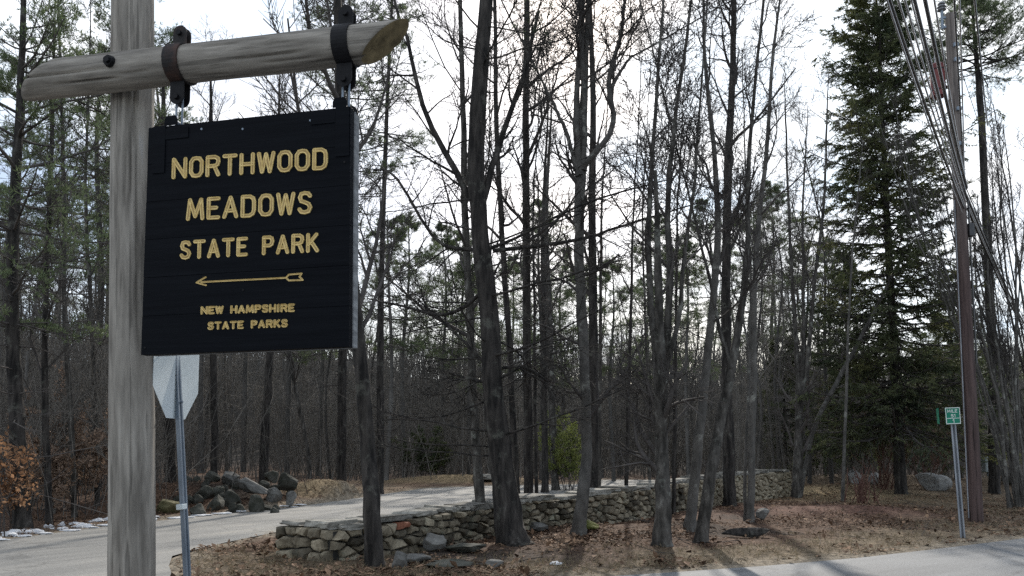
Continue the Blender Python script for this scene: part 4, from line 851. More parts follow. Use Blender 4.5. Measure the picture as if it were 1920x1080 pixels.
n = 26000; yy = 9+26*rg.random(n)**1.3; xx = (-.55+1.3*rg.random(n))*yy; de = pdist(ROADEDGE, xx, yy, False)
sd_ = np.where(inside(RP, xx, yy), -1, 1)*pdist(RP, xx, yy); keep = (sd_ > .12) & (fbm(xx*.7, yy*.7) > .36) & ((de < 2.6) | (xx > 9.5) | ((xx < -1.2) & (yy < 12.5))); xx, yy = xx[keep], yy[keep]
A = Acc(); A.add(*blades(np.c_[xx, yy, terrain(xx, yy)], nrm(np.c_[rg.normal(0, .8, (len(xx), 2)), np.ones(len(xx))*.8]), 3, .11, .008, .6, rg)); tag(ob('dead_grass', A.mesh('dead_grass', False), M_grass), kind='stuff')
n = 260; yy = 10+18*rg.random(n); xx = (-.1+.7*rg.random(n))*yy; ok = (np.where(inside(RP, xx, yy), -1, 1)*pdist(RP, xx, yy) > .6); xx, yy = xx[ok], yy[ok]; n = len(xx)
P1, R1 = walk(np.c_[xx, yy, terrain(xx, yy)+.03], nrm(np.c_[rg.normal(size=(n, 2)), rg.normal(0, .08, n)]), .25+.6*rg.random(n), .004+.006*rg.random(n), 4, rg, 0, .15, .4, .003); A = Acc(); A.add(*tubes(P1, R1, 3)); tag(ob('fallen_twigs', A.mesh('fallen_twigs'), M_twig), kind='stuff')
# old snow / pale grit left along the far driveway edge
A = Acc(); rg = np.random.default_rng(610)
edge = RP[[ROAD.index(p) for p in ((-6.0, 23), (-7.4, 19.4), (-8.4, 16.7), (-8.9, 13.8), (-9.8, 10.5))]]
bm = bmesh.new(); bmesh.ops.create_icosphere(bm, subdivisions=2, radius=1); sv = np.array([v.co[:] for v in bm.verts]); sf = np.array([[v.index for v in f.verts] for f in bm.faces]); bm.free()
for k in range(150):
    t = rg.random()*3.4; i = int(t); u = t-i; p = edge[i]*(1-u)+edge[i+1]*u
    if k < 50: off = rg.normal(.06, .04); s_ = (.13+.12*rg.random(), .07, .02)
    else:
        if p[1] > 18.5: continue
        off = .1+.7*rg.random(); s_ = (.05+.15*rg.random(), .05+.08*rg.random(), .02+.05*rg.random())
    x, y = p[0]-off, p[1]+off*.2; V = sv*(1+.3*rg.normal(size=(len(sv), 1))*.5)*np.array(s_); A.add(V+np.array([x, y, max(tz(x, y), .0)+.01]), None, sf)
tag(ob('old_snow', A.mesh('old_snow', False), M_snow), kind='stuff')
p = gr(1042, 1052); tag(ob('snow_scrap', mesh_np('snow_scrap', sv*(1+.2*rg.normal(size=(len(sv), 1)))*np.array([.1, .05, .035]), None, sf, False), M_snow, None, (p[0], p[1], tz(*p)+.02)), 'small white scrap lying in the leaves near the road', 'litter')

# ------------------------------------------------------------------ log gallows of the park sign
TH = R(12); DX = Vector((math.cos(TH), -math.sin(TH), 0)); DY = Vector((math.sin(TH), math.cos(TH), 0)); DZ = Vector((0, 0, 1))
FRM = Matrix((DX, DY, DZ)).transposed()
pb = at(247, 1080, 6.95); pt = at(249, 0, 6.95); ax = (pt-pb).normalized(); zt = tz(pb.x, 6.95)
foot = pb-ax*((pb.z-zt+.15)/ax.z); head = pt+ax*.55
gal = empty('sign_gallows', (foot.x, foot.y, zt), label='weathered grey log post with a log cross arm carrying the park sign', cat='sign post')
def log_mesh(L, r0, r1, seed, S=72, cut0=None, cut1=None, K=70):
    rgs = np.random.default_rng(seed); a = np.arange(S)*2*np.pi/S; z = np.linspace(0, L, K); V = np.empty((K, S, 3))
    gro = np.zeros((K, S))
    for q in range(30):   # long drying checks, narrow grooves along the grain
        c = rgs.integers(S); z0 = rgs.random()*L; l = .15+rgs.random()**2*.9; drift = np.clip(np.round((z-z0)*rgs.normal(0, 1.2)), -2, 2).astype(int); gro[np.arange(K), (c+drift) % S] += .028*np.exp(-((z-z0)/l)**4)*(.35+rgs.random()*.65)
    lump = np.array([[fbm(np.array(math.cos(t)*1.2+seed), np.array(zz*.9+math.sin(t)*1.2)) for t in a] for zz in z])-.45
    rad = (r0+(r1-r0)*z/L)[:, None]*(1+.09*lump)-gro
    for q in range(7):   # knots
        zk, ak = rgs.random()*L, rgs.random()*6.28; da = np.angle(np.exp(1j*(a-ak)))
        rad += .012*np.exp(-((z[:, None]-zk)/.05)**2-(da[None]/.2)**2)
    V[..., 0] = rad*np.cos(a); V[..., 1] = rad*np.sin(a); V[..., 2] = z[:, None]
    for cut, k0 in ((cut0, 0), (cut1, 1)):
        if cut:
            wgt = (np.clip(1-z/(L*.4), 0, 1) if k0 == 0 else np.clip((z-L*.6)/(L*.4), 0, 1))[:, None]; V[..., 2] += wgt*cut*V[..., 0]/r0
    i = np.arange(K*S).reshape(K, S); j = np.roll(i, -1, 1); Qs = np.stack([i[:-1], j[:-1], j[1:], i[1:]], -1).reshape(-1, 4)
    Vf = V.reshape(-1, 3); c0 = V[0].mean(0); c1 = V[-1].mean(0); n = len(Vf); i1 = V[-1]*.9+c1*.1+np.array([0, 0, 0]); 
    Vf = np.vstack([Vf, c0, c1]); T_ = [(n, i[0, (k+1) % S], i[0, k]) for k in range(S)]+[(n+1, i[-1, k], i[-1, (k+1) % S]) for k in range(S)]
    m = mesh_np('log', Vf, Qs, T_, True)
    m.materials.append(M_log); m.materials.append(M_logend)
    for p in m.polygons:
        if len(p.vertices) == 3: p.material_index = 1; p.use_smooth = False
    return m
def gput(o):  # parent a world-placed object to the gallows
    o.matrix_world = Matrix.Translation(-gal.location) @ o.matrix_world if False else o.matrix_world
    return o
def add_rel(name, mesh, mat_, root, loc, rot=None, parent=None):
    o = ob(name, mesh, mat_, parent or root); off = Vector(loc)-root.location if parent is None else Vector(loc)-root.location-parent.location
    o.location = off
    if rot is not None: o.rotation_mode = 'QUATERNION'; o.rotation_quaternion = rot.to_quaternion() if isinstance(rot, Matrix) else rot
    return o
Lp = (head-foot).length
add_rel('post', log_mesh(Lp, .187, .177, 1), None, gal, foot, ax.to_track_quat('Z', 'Y'))
A0 = at(247, 132, 6.6)
sL, sR = -.86, 2.3
# local x of the log points up so the slanted ends undercut
armrot = Matrix((DZ, DX.cross(DZ)*1.0, DX)).transposed()
armR, armR2 = .16, .152
add_rel('cross_arm', log_mesh(sR-sL, armR, armR2, 2, cut0=.2, cut1=.2), None, gal, A0+DX*sL, armrot)
bm = bmesh.new(); cyl(bm, (0, 0, 0), (0, -.035, 0), .052, .045, 10); cyl(bm, (0, -.03, 0), (0, -.055, 0), .03, .028, 6)
bs = (at(195, 131, 6.4)-A0).dot(DX)
add_rel('bolt', bm_mesh(bm, 'bolt'), M_iron, gal, A0+DX*bs-DY*(armR-.005)+DZ*.01, FRM)
# ---------------- sign board
PL_ = at(272, 440, 6.46); BW, BH = 1.80, 1.91
zc = 1.5+(2.69+.825)/2*6.46/6.58+.035
O = Vector((PL_.x, PL_.y, zc))+DX*(BW/2)
sign = empty('park_sign', O, label='large black painted wooden park sign with gold routed lettering hanging from a log arm', cat='sign')
ROLL = Matrix.Rotation(R(-.55), 4, 'Y')
sign.rotation_mode = 'QUATERNION'; sign.rotation_quaternion = FRM.to_quaternion() @ ROLL.to_quaternion()
def uv(px, py):
    d = at(px, py, 1.0)-Vector((0, 0, CAMZ)); nrm_ = DY; t = (O-Vector((0, 0, CAMZ))).dot(nrm_)/d.dot(nrm_); p = Vector((0, 0, CAMZ))+d*t-O
    q = sign.rotation_quaternion.inverted() @ p
    return q.x, q.z
NP = 6; T0 = .075
seams = [BH/2-BH*k/NP for k in range(NP+1)]
for k in range(NP):
    a, b = seams[k+1]+.001, seams[k]-.001; bm = bmesh.new(); box(bm, (0, T0/2+rng.normal(0, .0015), (a+b)/2), (BW+rng.normal(0, .003), T0, b-a), bev=.0018); ob('plank', bm_mesh(bm, 'plank'), M_board, sign)
for k in range(3):
    pass
bm = bmesh.new(); box(bm, (0, T0+.003+.055, 0), (BW-.006, .11, BH-.02), bev=.006); ob('backing', bm_mesh(bm, 'backing'), M_edge, sign)
bm = bmesh.new(); box(bm, (BW/2-.004, T0+.003+.025, 0), (.012, .02, BH-.01), bev=.002); ob('edge_batten', bm_mesh(bm, 'edge_batten'), M_edge, sign)
# letters: strokes as raised channels
GL = {'N': (.72, [[(0, 0), (0, 1), (.72, 0), (.72, 1)]]), 'O': (.66, [[(.0, .22), (.0, .78), (.14, .97), (.33, 1), (.52, .97), (.66, .78), (.66, .22), (.52, .03), (.33, 0), (.14, .03), (.0, .22)]]),
      'R': (.66, [[(0, 0), (0, 1), (.45, 1), (.63, .9), (.66, .73), (.6, .57), (.45, .5), (.04, .5)], [(.42, .48), (.66, 0)]]), 'T': (.68, [[(0, 1), (.68, 1)], [(.34, .98), (.34, 0)]]), 'H': (.68, [[(0, 0), (0, 1)], [(.68, 0), (.68, 1)], [(0.02, .48), (.66, .48)]]),
      'W': (.86, [[(0, 1), (.2, 0), (.43, .95), (.66, 0), (.86, 1)]]), 'D': (.66, [[(0, 0), (0, 1), (.42, 1), (.6, .9), (.66, .72), (.66, .28), (.6, .1), (.42, 0), (0, 0)]]), 'M': (.86, [[(0, 0), (.1, 1), (.43, .12), (.76, 1), (.86, 0)]]),
      'E': (.58, [[(.58, 1), (0, 1), (0, 0), (.58, 0)], [(.02, .52), (.45, .52)]]), 'A': (.7, [[(0, 0), (.35, 1), (.7, 0)], [(.13, .32), (.57, .32)]]), 'S': (.6, [[(.58, .84), (.48, .97), (.3, 1), (.1, .96), (.02, .78), (.1, .59), (.3, .52), (.5, .43), (.6, .25), (.5, .05), (.3, 0), (.1, .04), (0, .17)]]),
      'P': (.62, [[(0, 0), (0, 1), (.42, 1), (.58, .92), (.62, .74), (.56, .56), (.42, .48), (.04, .48)]]), 'K': (.66, [[(0, 0), (0, 1)], [(.6, 1), (.04, .42)], [(.2, .6), (.66, 0)]]), 'I': (.12, [[(.06, 0), (.06, 1)]]), ' ': (.5, []),
      'L': (.55, [[(0, 1), (0, 0), (.55, 0)]]), '5': (.6, [[(.56, 1), (.06, 1), (.02, .58), (.3, .62), (.55, .5), (.6, .28), (.48, .05), (.25, 0), (0, .1)]]), '1': (.3, [[(0, .8), (.2, 1), (.2, 0)]])}
def stroke(A, pts, w, h, mats, flatp=False):
    pts = [np.array(p, float) for p in pts]; closed = np.linalg.norm(pts[0]-pts[-1]) < 1e-6 and len(pts) > 3
    if closed: pts = pts[:-1]
    n = len(pts); prof = [(-1, 0.0), (-.88, h), (-.42, h*.62), (.0, h*.3), (.42, h*.62), (.88, h), (1, 0.0)] if not flatp else [(-1, 0), (-1, h), (1, h), (1, 0)]
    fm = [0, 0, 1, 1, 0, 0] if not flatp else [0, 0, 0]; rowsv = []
    for i in range(n):
        a = pts[i-1] if (i > 0 or closed) else None; b = pts[(i+1) % n] if (i < n-1 or closed) else None
        d1 = nrm(pts[i]-a) if a is not None else nrm(b-pts[i]); d2 = nrm(b-pts[i]) if b is not None else d1
        n1_ = np.array([-d1[1], d1[0]]); n2_ = np.array([-d2[1], d2[0]]); m = nrm(n1_+n2_); sc_ = min(1/max(m@n1_, .3), 2.0)
        rowsv.append((pts[i], m*sc_))
    k = len(prof); base = A.n; V = []
    for p, m in rowsv:
        for o_, z in prof: q = p+m*o_*w/2; V.append((q[0], -z, q[1]))
    Qs = []; rowsI = list(range(n))+([0] if closed else [])
    for a, b in zip(rowsI[:-1], rowsI[1:]):
        for t in range(k-1): Qs.append((a*k+t, a*k+t+1, b*k+t+1, b*k+t)); mats.append(fm[t])
    A.add(np.array(V), np.array(Qs))
    if not closed:
        for p, d in ((pts[0], nrm(pts[0]-pts[1])), (pts[-1], nrm(pts[-1]-pts[-2]))):
            half = prof[:(k+1)//2] if not flatp else [(-1, 0), (-1, h), (0, h)]; V = []; st_ = 6; nr = np.array([-d[1], d[0]])
            for q in range(st_+1):
                an = math.pi*q/st_; dr_ = nr*math.cos(an)+d*math.sin(an)
                for o_, z in half: x = p-dr_*o_*w/2; V.append((x[0], -z, x[1]))
            kk = len(half); Qs = []
            for q in range(st_):
                for t in range(kk-1): Qs.append((q*kk+t, q*kk+t+1, (q+1)*kk+t+1, (q+1)*kk+t)); mats.append(fm[t])
            A.add(np.array(V), np.array(Qs))
def split(strokes):   # separate runs wherever the line turns sharply, so every corner is rounded
    o = []
    for pl in strokes:
        run = [pl[0]]
        for i in range(1, len(pl)):
            run.append(pl[i])
            if i < len(pl)-1:
                a = nrm(np.subtract(pl[i], pl[i-1]).astype(float)); b = nrm(np.subtract(pl[i+1], pl[i]).astype(float))
                if a@b < .45: o.append(run); run = [pl[i]]
        o.append(run)
    return o
def text(s, c0, c1, hpx, wpx, parent, mats, flatp=False, uvf=uv, h=.009, gap=.24, yoff=-.001):
    """c0, c1: baseline ends of the stroke centres (pixels)"""
    u0 = np.array(uvf(*c0)); u1 = np.array(uvf(*c1)); top = np.array(uvf(c0[0], c0[1]-hpx)); Hc = top[1]-u0[1]
    sw = abs(uvf(c0[0]+wpx, c0[1])[0]-u0[0]); tw = sum(GL[c][0] for c in s)+gap*(len(s)-1); Wt = u1[0]-u0[0]; k = Wt/tw; x = 0; sl_ = (u1[1]-u0[1])/Wt
    for c in s:
        if c != ' ':
            A = Acc(); mi = []
            for q, pl in enumerate(split(GL[c][1])):
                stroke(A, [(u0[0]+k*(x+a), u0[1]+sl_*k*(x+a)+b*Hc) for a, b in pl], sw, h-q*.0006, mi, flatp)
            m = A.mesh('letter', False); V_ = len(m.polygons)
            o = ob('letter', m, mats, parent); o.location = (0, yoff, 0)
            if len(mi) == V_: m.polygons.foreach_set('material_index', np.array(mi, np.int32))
        x += GL[c][0]+gap
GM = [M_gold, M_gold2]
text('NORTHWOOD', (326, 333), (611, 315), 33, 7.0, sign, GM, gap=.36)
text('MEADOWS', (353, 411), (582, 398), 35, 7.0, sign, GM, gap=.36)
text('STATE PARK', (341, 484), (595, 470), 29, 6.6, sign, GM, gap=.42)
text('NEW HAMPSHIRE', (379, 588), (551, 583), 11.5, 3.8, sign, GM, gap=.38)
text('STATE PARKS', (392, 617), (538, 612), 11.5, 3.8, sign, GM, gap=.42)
A = Acc(); mi = []
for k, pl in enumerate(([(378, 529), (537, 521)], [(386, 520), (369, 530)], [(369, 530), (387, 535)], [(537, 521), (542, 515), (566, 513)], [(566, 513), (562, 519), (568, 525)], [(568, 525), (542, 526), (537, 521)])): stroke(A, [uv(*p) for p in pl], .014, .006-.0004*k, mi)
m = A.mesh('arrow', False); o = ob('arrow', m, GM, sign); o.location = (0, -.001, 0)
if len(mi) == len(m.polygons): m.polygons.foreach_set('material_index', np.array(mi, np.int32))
# screws and painted iron brackets on the board
for px, py in ((455, 242), (293, 305), (378, 242), (582, 226), (646, 282), (458, 372), (456, 544), (272, 652), (646, 304)):
    bm = bmesh.new(); u, v = uv(px, py); cyl(bm, (u, .003, v), (u, -.004, v), .011, .009, 8); ob('screw', bm_mesh(bm, 'screw'), M_iron if py > 300 else M_galv, sign)
def plate(pts, y0, t):
    bm = bmesh.new(); prism(bm, pts, t, Matrix.Translation((0, y0, 0))); return bm_mesh(bm, 'plate')
def ear(u, w_, z0, z1):   # plate outline with a rounded top
    r_ = w_/2; return [(u-r_, z0)]+[(u-r_*math.cos(a), z1-r_+r_*math.sin(a)) for a in np.linspace(0, math.pi, 9)]+[(u+r_, z0)]
hz = []
for pxa, pxb in ((312, 316), (628, 634)):
    u = (uv(pxa+9, 240)[0]); top = BH/2; sgn = 1 if u < 0 else -1
    # front and rear angle plates
    uf = uv(299 if sgn > 0 else 642, 260)[0]
    ob('bracket', plate([(uf-.058, top-.4), (uf-.058, top+.0), (u-.06, top+.001), (u-.06, top+.05), (u-.04, top+.08), (u+.04, top+.08), (u+.06, top+.05), (u+.06, top), (uf+.058, top-.001), (uf+.058, top-.4)], -.007, .006), M_board, sign)
    a0, a1 = (uf+.06, uf+.27) if sgn > 0 else (uf-.27, uf-.06)
    ob('bracket', plate([(a0, top-.12), (a0, top-.03), (a1, top-.03), (a1, top-.12)], -.007, .006), M_board, sign)
    ob('bracket', plate([(u-.07, top-.3)]+[(u-.07*math.cos(a), top+.03+.07*math.sin(a)) for a in np.linspace(0, math.pi, 9)]+[(u+.07, top-.3)], T0+.115, .008), M_iron, sign)
    hz.append(u)
# straps round the arm with ears above and below, pin and link
def ring_band(r, w_, t, S=36):
    A = Acc(); a = np.arange(S)*2*np.pi/S; V = []
    for rr_, z in ((r, -w_/2), (r+t, -w_/2), (r+t, w_/2), (r, w_/2)):
        for q in a: V.append((rr_*math.cos(q), rr_*math.sin(q), z))
    Qs = [(k*S+i, k*S+(i+1) % S, ((k+1) % 4)*S+(i+1) % S, ((k+1) % 4)*S+i) for k in range(4) for i in range(S)]
    return mesh_np('strap', V, Qs, None, False)
for k, u in enumerate(hz):
    Pc = sign.location+sign.rotation_quaternion @ Vector((u, .08, 0)); sA = (Pc-A0).dot(DX); fr_ = (sA-sL)/(sR-sL); ra = armR+(armR2-armR)*fr_+.004
    cen = A0+DX*sA
    st_ = add_rel('strap', ring_band(ra, .135, .012), M_rust if k == 0 else M_iron, gal, cen, armrot)
    for sy in (-1, 1):
        bm = bmesh.new(); prism(bm, ear(0, .125, ra-.015, ra+.17), .012, Matrix.Translation((0, sy*.03-.006, 0))); add_rel('ear', bm_mesh(bm, 'ear'), M_rust if k == 0 else M_iron, gal, cen, FRM)
        bm = bmesh.new(); prism(bm, [(x, -z) for x, z in ear(0, .13, ra-.015, ra+.2)], .012, Matrix.Translation((0, sy*.04-.006, 0))); add_rel('ear', bm_mesh(bm, 'ear'), M_iron, gal, cen, FRM)
    bm = bmesh.new(); cyl(bm, (0, -.06, ra+.1), (0, .06, ra+.1), .022, .022, 8); add_rel('bolt', bm_mesh(bm, 'bolt'), M_iron, gal, cen, FRM); bm = bmesh.new(); cyl(bm, (0, -.07, -ra-.14), (0, .07, -ra-.14), .024, .024, 8); add_rel('bolt', bm_mesh(bm, 'bolt'), M_iron, gal, cen, FRM)
    # link between ear pin and the board's plates
    ztop = sign.location.z+BH/2+.04; z1 = cen.z-ra-.14; bm = bmesh.new()
    for sx in (-.028, .028): cyl(bm, (sx, 0, z1-cen.z+.02), (sx, 0, ztop-cen.z-.03), .009, .009, 8)
    cyl(bm, (0, -.08, ztop-cen.z), (0, .13, ztop-cen.z), .02, .02, 8); add_rel('link', bm_mesh(bm, 'link'), M_galv, gal, cen, FRM)

# ------------------------------------------------------------------ stop sign seen from behind
stop = empty('stop_sign', (-3.0, 7.4, tz(-3.0, 7.4)), label='octagonal road sign seen from behind on a leaning steel post beside the log post', cat='road sign')
sp0 = at(353, 1080, 7.4); sp1 = at(330, 640, 7.4); sax = (sp1-sp0).normalized(); sf0 = sp0-sax*((sp0.z-stop.location.z+.1)/sax.z); stl = 3.6
pdir = Vector((.04, .998, 0)).normalized(); pn = Vector((pdir.y, -pdir.x, 0))       # plane of the sign, and its back normal towards the camera
def uchannel(L, w_=.085, d_=.04, t=.008, holes=True):
    o_ = [(-w_/2, 0), (-w_/4, 0), (-w_/5, d_), (w_/5, d_), (w_/4, 0), (w_/2, 0), (w_/2, -t), (w_/4-t*.3, -t), (w_/6, d_-t), (-w_/6, d_-t), (-w_/4+t*.3, -t), (-w_/2, -t)]
    n = len(o_); V = [(x, y, z) for z in (0, L) for x, y in o_]; Qs = [(i, (i+1) % n, n+(i+1) % n, n+i) for i in range(n)]
    bm = bmesh.new(); vv = [bm.verts.new(v) for v in V]
    for q in Qs: bm.faces.new([vv[i] for i in q])
    bm.faces.new(vv[:n]); bm.faces.new(vv[n:][::-1]); return bm_mesh(bm, 'post')
lean = Matrix((pdir, pn, sax)).transposed()
lean = Matrix((pdir, sax.cross(pdir), sax)).transposed()
o = add_rel('post', uchannel(stl), M_galv, stop, sf0, lean)
sz = .914; R8 = sz/2/math.cos(math.pi/8); oc = [(R8*math.cos(math.pi/8+k*math.pi/4), R8*math.sin(math.pi/8+k*math.pi/4)) for k in range(8)]
scn = at(332, 785, 7.4)+Vector((0, 0, sz/2)); scn = scn-pn*.012
bm = bmesh.new(); prism(bm, oc, .004); m8 = bm_mesh(bm, 'sign_plate'); pl8 = Matrix((pdir, -pn, DZ)).transposed()
o = add_rel('sign_plate', m8, [M_signback, M_signred], stop, scn, pl8)
for p in m8.polygons: p.material_index = 1 if (p.normal.y > .9) else 0
for zz in (-.3, .3): bm = bmesh.new(); cyl(bm, (0, -.06, zz), (0, .004, zz), .012, .012, 8); add_rel('bolt', bm_mesh(bm, 'bolt'), M_galv, stop, scn, pl8)
bm = bmesh.new(); box(bm, (0, .012, 0), (.1, .06, .05), bev=.005); add_rel('post_splice', bm_mesh(bm, 'post_splice'), M_signback, stop, at(343, 950, 7.38), lean)

# ------------------------------------------------------------------ green mile marker
mk0 = Vector((gr(1805, 1008)[0], gr(1805, 1008)[1], 0)); mk0.z = tz(mk0.x, mk0.y)
mile = empty('mile_marker', mk0, label='small green mile marker on a leaning steel post at the road edge', cat='road sign')
dm = mk0.y; mtop = at(1785, 770, dm); max_ = (mtop-mk0).normalized(); mx_ = (Vector((1, 0.12, 0))); mx_ = (mx_-max_*mx_.dot(max_)).normalized(); mrot = Matrix((mx_, max_.cross(mx_), max_)).transposed()
add_rel('post', uchannel((mtop-mk0).length+.1, .1, .04), M_galv2, mile, mk0-max_*.08, mrot)
mc = at(1786.5, 779.5, dm-.06); mw, mh = .285, .295
bm = bmesh.new(); box(bm, (0, 0, 0), (mw, .006, mh), bev=.0); m_ = bm_mesh(bm, 'sign_plate'); add_rel('sign_plate', m_, M_green, mile, mc, mrot)
bm = bmesh.new()
for x0, z0, sx, sz_ in ((0, mh/2-.008, mw-.006, .012), (0, -mh/2+.008, mw-.006, .012), (-mw/2+.009, 0, .012, mh-.03), (mw/2-.009, 0, .012, mh-.03)): box(bm, (x0, -.0055, z0), (sx, .003, sz_))
add_rel('border', bm_mesh(bm, 'border'), M_white, mile, mc, mrot)
bm = bmesh.new(); box(bm, (0, -.0055, -.045), (mw-.04, .003, .009)); add_rel('rule', bm_mesh(bm, 'rule'), M_white, mile, mc, mrot)
def mtext(s, x0, x1, z, Hc, sw):
    tw = sum(GL[c][0] for c in s)+.3*(len(s)-1); k = (x1-x0)/tw; x = 0
    for c in s:
        A = Acc(); mi = []
        for q, pl in enumerate(GL[c][1]): stroke(A, [(x0+k*(x+a), z+b*Hc) for a, b in pl], sw, .0025-.0004*q, mi, True)
        me = A.mesh('letter', False); o = add_rel('letter', me, M_white, mile, mc-(mrot @ Vector((0, .004, 0))), mrot); x += GL[c][0]+.3
mtext('MILE', -.1, .085, .06, .048, .0095); mtext('51', -.035, .045, -.025, .048, .0095); mtext('1', -.012, .02, -.122, .055, .011)
bm = bmesh.new(); box(bm, (0, 0, 0), (.27, .006, .28)); rr = Matrix.Rotation(R(62), 3, max_) @ mrot
add_rel('rear_plate', bm_mesh(bm, 'rear_plate'), M_green, mile, mc+Vector((-.17, .18, 0)), rr)

# ------------------------------------------------------------------ utility pole and cables
ub = Vector((gr(1830, 980)[0], gr(1830, 980)[1], 0)); ub.z = tz(ub.x, ub.y); ud = ub.y; ut = at(1781, 27, ud); uax = (ut-ub).normalized(); UL = (ut-ub).length
up = empty('utility_pole', ub, label='tall brown wooden utility pole at the road edge with cables and a red-brown can', cat='utility pole')
def upole(t): return ub+uax*(UL*t)
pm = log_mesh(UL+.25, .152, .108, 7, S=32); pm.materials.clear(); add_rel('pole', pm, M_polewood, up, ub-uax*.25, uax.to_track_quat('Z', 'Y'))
urot = Matrix((Vector((1, 0, 0)), Vector((0, 1, 0)), uax)).transposed()
def ubm(name, bm, m, smooth=False): return add_rel(name, bm_mesh(bm, name, smooth), m, up, ub, urot)
bm = bmesh.new(); cyl(bm, (-.172, -.04, .1), (-.137, -.04, UL*.62), .012, .012, 8); ubm('ground_wire_moulding', bm, M_galv2)
bm = bmesh.new(); cyl(bm, (-.19, 0, UL-.35), (-.19, 0, UL+.12), .03, .03, 10); box(bm, (-.14, 0, UL-.3), (.1, .05, .05)); box(bm, (-.14, 0, UL-.08), (.1, .05, .05)); ubm('insulator_pin', bm, M_galv)
bm = bmesh.new()
for z in (UL+.1, UL+.17, UL+.24): cyl(bm, (-.19, 0, z), (-.19, 0, z+.03), .1-.02*(z > UL+.2), .07, 14)
cyl(bm, (-.19, 0, UL+.1), (-.19, 0, UL+.3), .035, .03, 10); ubm('insulator', bm, M_porc, False)
bm = bmesh.new(); zc_ = UL*.835; cyl(bm, (-.29, .12, zc_), (-.29, .12, zc_+.72), .155, .155, 18); cyl(bm, (-.29, .12, zc_+.72), (-.29, .12, zc_+.76), .165, .12, 18); o = ubm('transformer', bm, M_can)
bm = bmesh.new()
for z in (.12, .6): cyl(bm, (-.29, .12, zc_+z), (-.29, .12, zc_+z+.025), .162, .162, 18)
box(bm, (-.14, .07, zc_+.2), (.12, .06, .06)); box(bm, (-.14, .07, zc_+.6), (.12, .06, .06)); ubm('transformer_band', bm, M_rust)
bm = bmesh.new()
for z in (.76, .86): cyl(bm, (-.33, .1, zc_+z), (-.33, .1, zc_+z+.1), .035, .025, 10)
cyl(bm, (-.25, .14, zc_+.76), (-.25, .14, zc_+.95), .03, .022, 10); ubm('bushing', bm, M_porc)
bm = bmesh.new()
for k, z in enumerate((UL*.64, UL*.67, UL*.70, UL*.73, UL*.8, UL*.9, UL*.93)): cyl(bm, (.02, -.2, z), (.02, .2, z), .02, .02, 8); box(bm, (.0, -.16, z), (.1, .05, .08))
ubm('cable_clamp', bm, M_galv)
bm = bmesh.new(); box(bm, (.17, -.06, UL*.56), (.12, .14, .3), bev=.02); cyl(bm, (.16, -.05, UL*.3), (.155, -.05, UL*.62), .02, .02, 8); ubm('junction_box', bm, M_cablek)
def cable(label, p0, p1, sag, r, m, group='overhead cables on the utility pole', K=40):
    p0 = Vector(p0); p1 = Vector(p1); t = np.linspace(0, 1, K); P = np.array([p0.lerp(p1, a)-Vector((0, 0, 4*sag*a*(1-a))) for a in t])
    V, Qs = tubes((P-P[0])[None], np.full((1, K), r), 8); o = ob('overhead_cable', mesh_np('overhead_cable', V, Qs), m, None, P[0]); return tag(o, label, 'cable', group)
def back(px, t_att, side, dy=0.0):
    """attachment on the pole and a point towards the next pole, passing the top frame edge at px"""
    a = upole(t_att)+Vector((side, -.17, 0)); return a
nextp = Vector((-6.0, -6.0, 0))
def toward(att, px, h):
    """straight on from the attachment through the ray of pixel (px,0) at height h"""
    d = at(px, 0, 1.0)-Vector((0, 0, CAMZ)); q = Vector((0, 0, CAMZ))+d*((h-CAMZ)/d.z); v = q-att; return att+v*3.2 - Vector((0, 0, v.z*2.2))
cab = [(.60, -.02, 1718, 8.2, .021, M_cablek, 'thick black cable, leftmost of the bundle sweeping up over the road'), (.605, .0, 1726, 8.1, .013, M_cablea, 'bright bare wire lashed beside the leftmost thick cable'), (.615, .02, 1734, 8.2, .012, M_cablea, 'second bright wire between the two thick cables'),
       (.625, .05, 1746, 8.3, .022, M_cablek, 'middle thick black cable of the bundle over the road'), (.64, .07, 1758, 8.4, .026, M_cablek, 'rightmost and thickest black cable of the bundle'), (.66, .02, 1790, 8.9, .014, M_cablek, 'thin black wire right of the thick cables'), (.665, .03, 1796, 8.9, .011, M_cablea, 'thin bright wire nearest the insulator'), (.59, -.06, 1712, 8.0, .011, M_cablea, 'bright wire low at the left side of the bundle'), (.63, .0, 1740, 8.3, .011, M_cablea, 'bright wire riding above the middle thick cable'), (.65, .05, 1768, 8.5, .013, M_cablea, 'bright wire between the thickest cable and the thin black wire'), (.615, -.05, 1708, 8.0, .008, M_cablea, 'faint wire at the left side of the bundle')]
for k, (t, sx, px, h, r, m, lb) in enumerate(cab):
    a = upole(t)+Vector((sx, -.19, 0)); e = toward(a, px, h); cable(lb, a, e, 0.55, r, m)
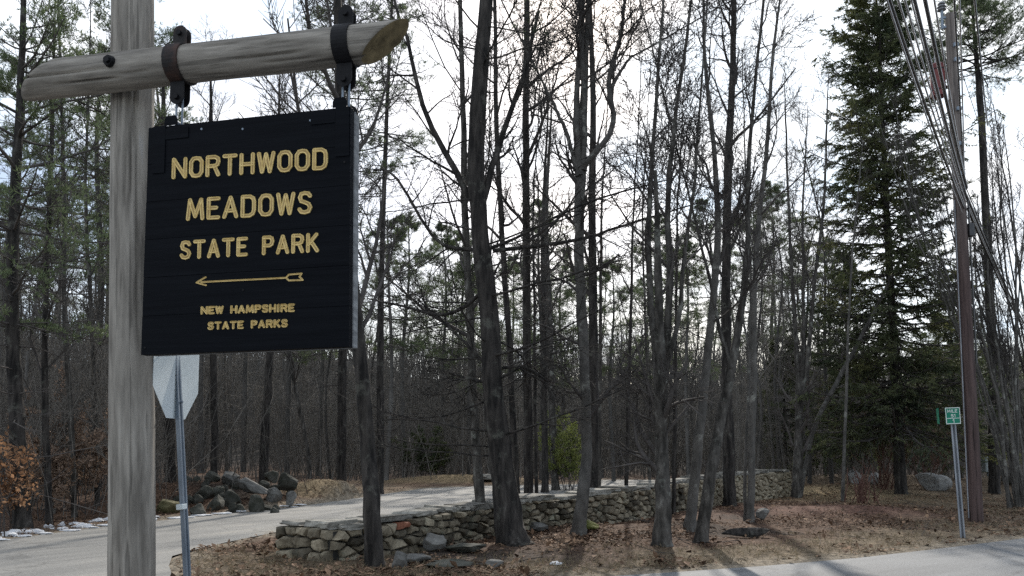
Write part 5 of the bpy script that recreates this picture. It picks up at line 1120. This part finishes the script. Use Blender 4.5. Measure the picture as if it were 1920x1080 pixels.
dirn = Vector((24.5, 33.5, 0)).normalized()
for k, (t, sx, r, m, lb) in enumerate(((.60, .08, .028, M_cablek, 'thick black cable running on from the pole to the far right'), (.615, .1, .014, M_cablea, 'bright wire running on from the pole to the far right'), (.63, .12, .03, M_cablek, 'upper thick black cable running on from the pole to the far right'), (.65, .14, .012, M_cablek, 'thin upper wire running on from the pole to the far right'))):
    a = upole(t)+Vector((sx, -.16+.05*k, 0)); cable(lb, a, a+dirn*42+Vector((0, 0, .4)), .9, r, m)
a = upole(.985)+Vector((-.19, 0, .36)); cable('top wire from the insulator running away past the pine', a, a+dirn*42+Vector((0, 0, .3)), .8, .009, M_cablek)
a1 = at(1825, -30, 12); cable('loose dark wire hanging at the upper right of the utility pole', a1, at(1852, 235, 21), .2, .016, M_cablek)

# ------------------------------------------------------------------ small things behind the pole
def stake(px, d, h, label, r=.022, tilt=0.0):
    l = gloc(px, d); bm = bmesh.new(); cyl(bm, (0, 0, -.1), (tilt, 0, h), r, r, 8); cyl(bm, (tilt, 0, h), (tilt, 0, h+.03), r, r*.3, 8); return tag(ob('marker_stake', bm_mesh(bm, 'marker_stake'), M_cream, None, l), label, 'stake', 'pale stakes in the brush')
stake(1866, 30, 1.35, 'thin pale stake just right of the grey cabinet'); stake(1898, 31, 1.4, 'thin pale stake furthest right near the bank'); stake(1679, 30.5, 1.35, 'thin pale stake close to the spruce trunk'); stake(1458, 36, 1.5, 'thin pale stake behind the end of the wall')
l = gloc(1849, 33); cb = empty('utility_cabinet', l, label='small grey-green utility cabinet behind the pole', cat='cabinet')
bm = bmesh.new(); box(bm, (0, 0, .75), (.42, .3, .62), bev=.02); ob('housing', bm_mesh(bm, 'housing'), M_box, cb)
bm = bmesh.new(); box(bm, (0, -.155, .75), (.35, .012, .52), bev=.004); ob('door', bm_mesh(bm, 'door'), M_box, cb)
bm = bmesh.new(); cyl(bm, (0, 0, -.1), (0, 0, .44), .06, .06, 10); ob('pedestal', bm_mesh(bm, 'pedestal'), M_galv, cb)
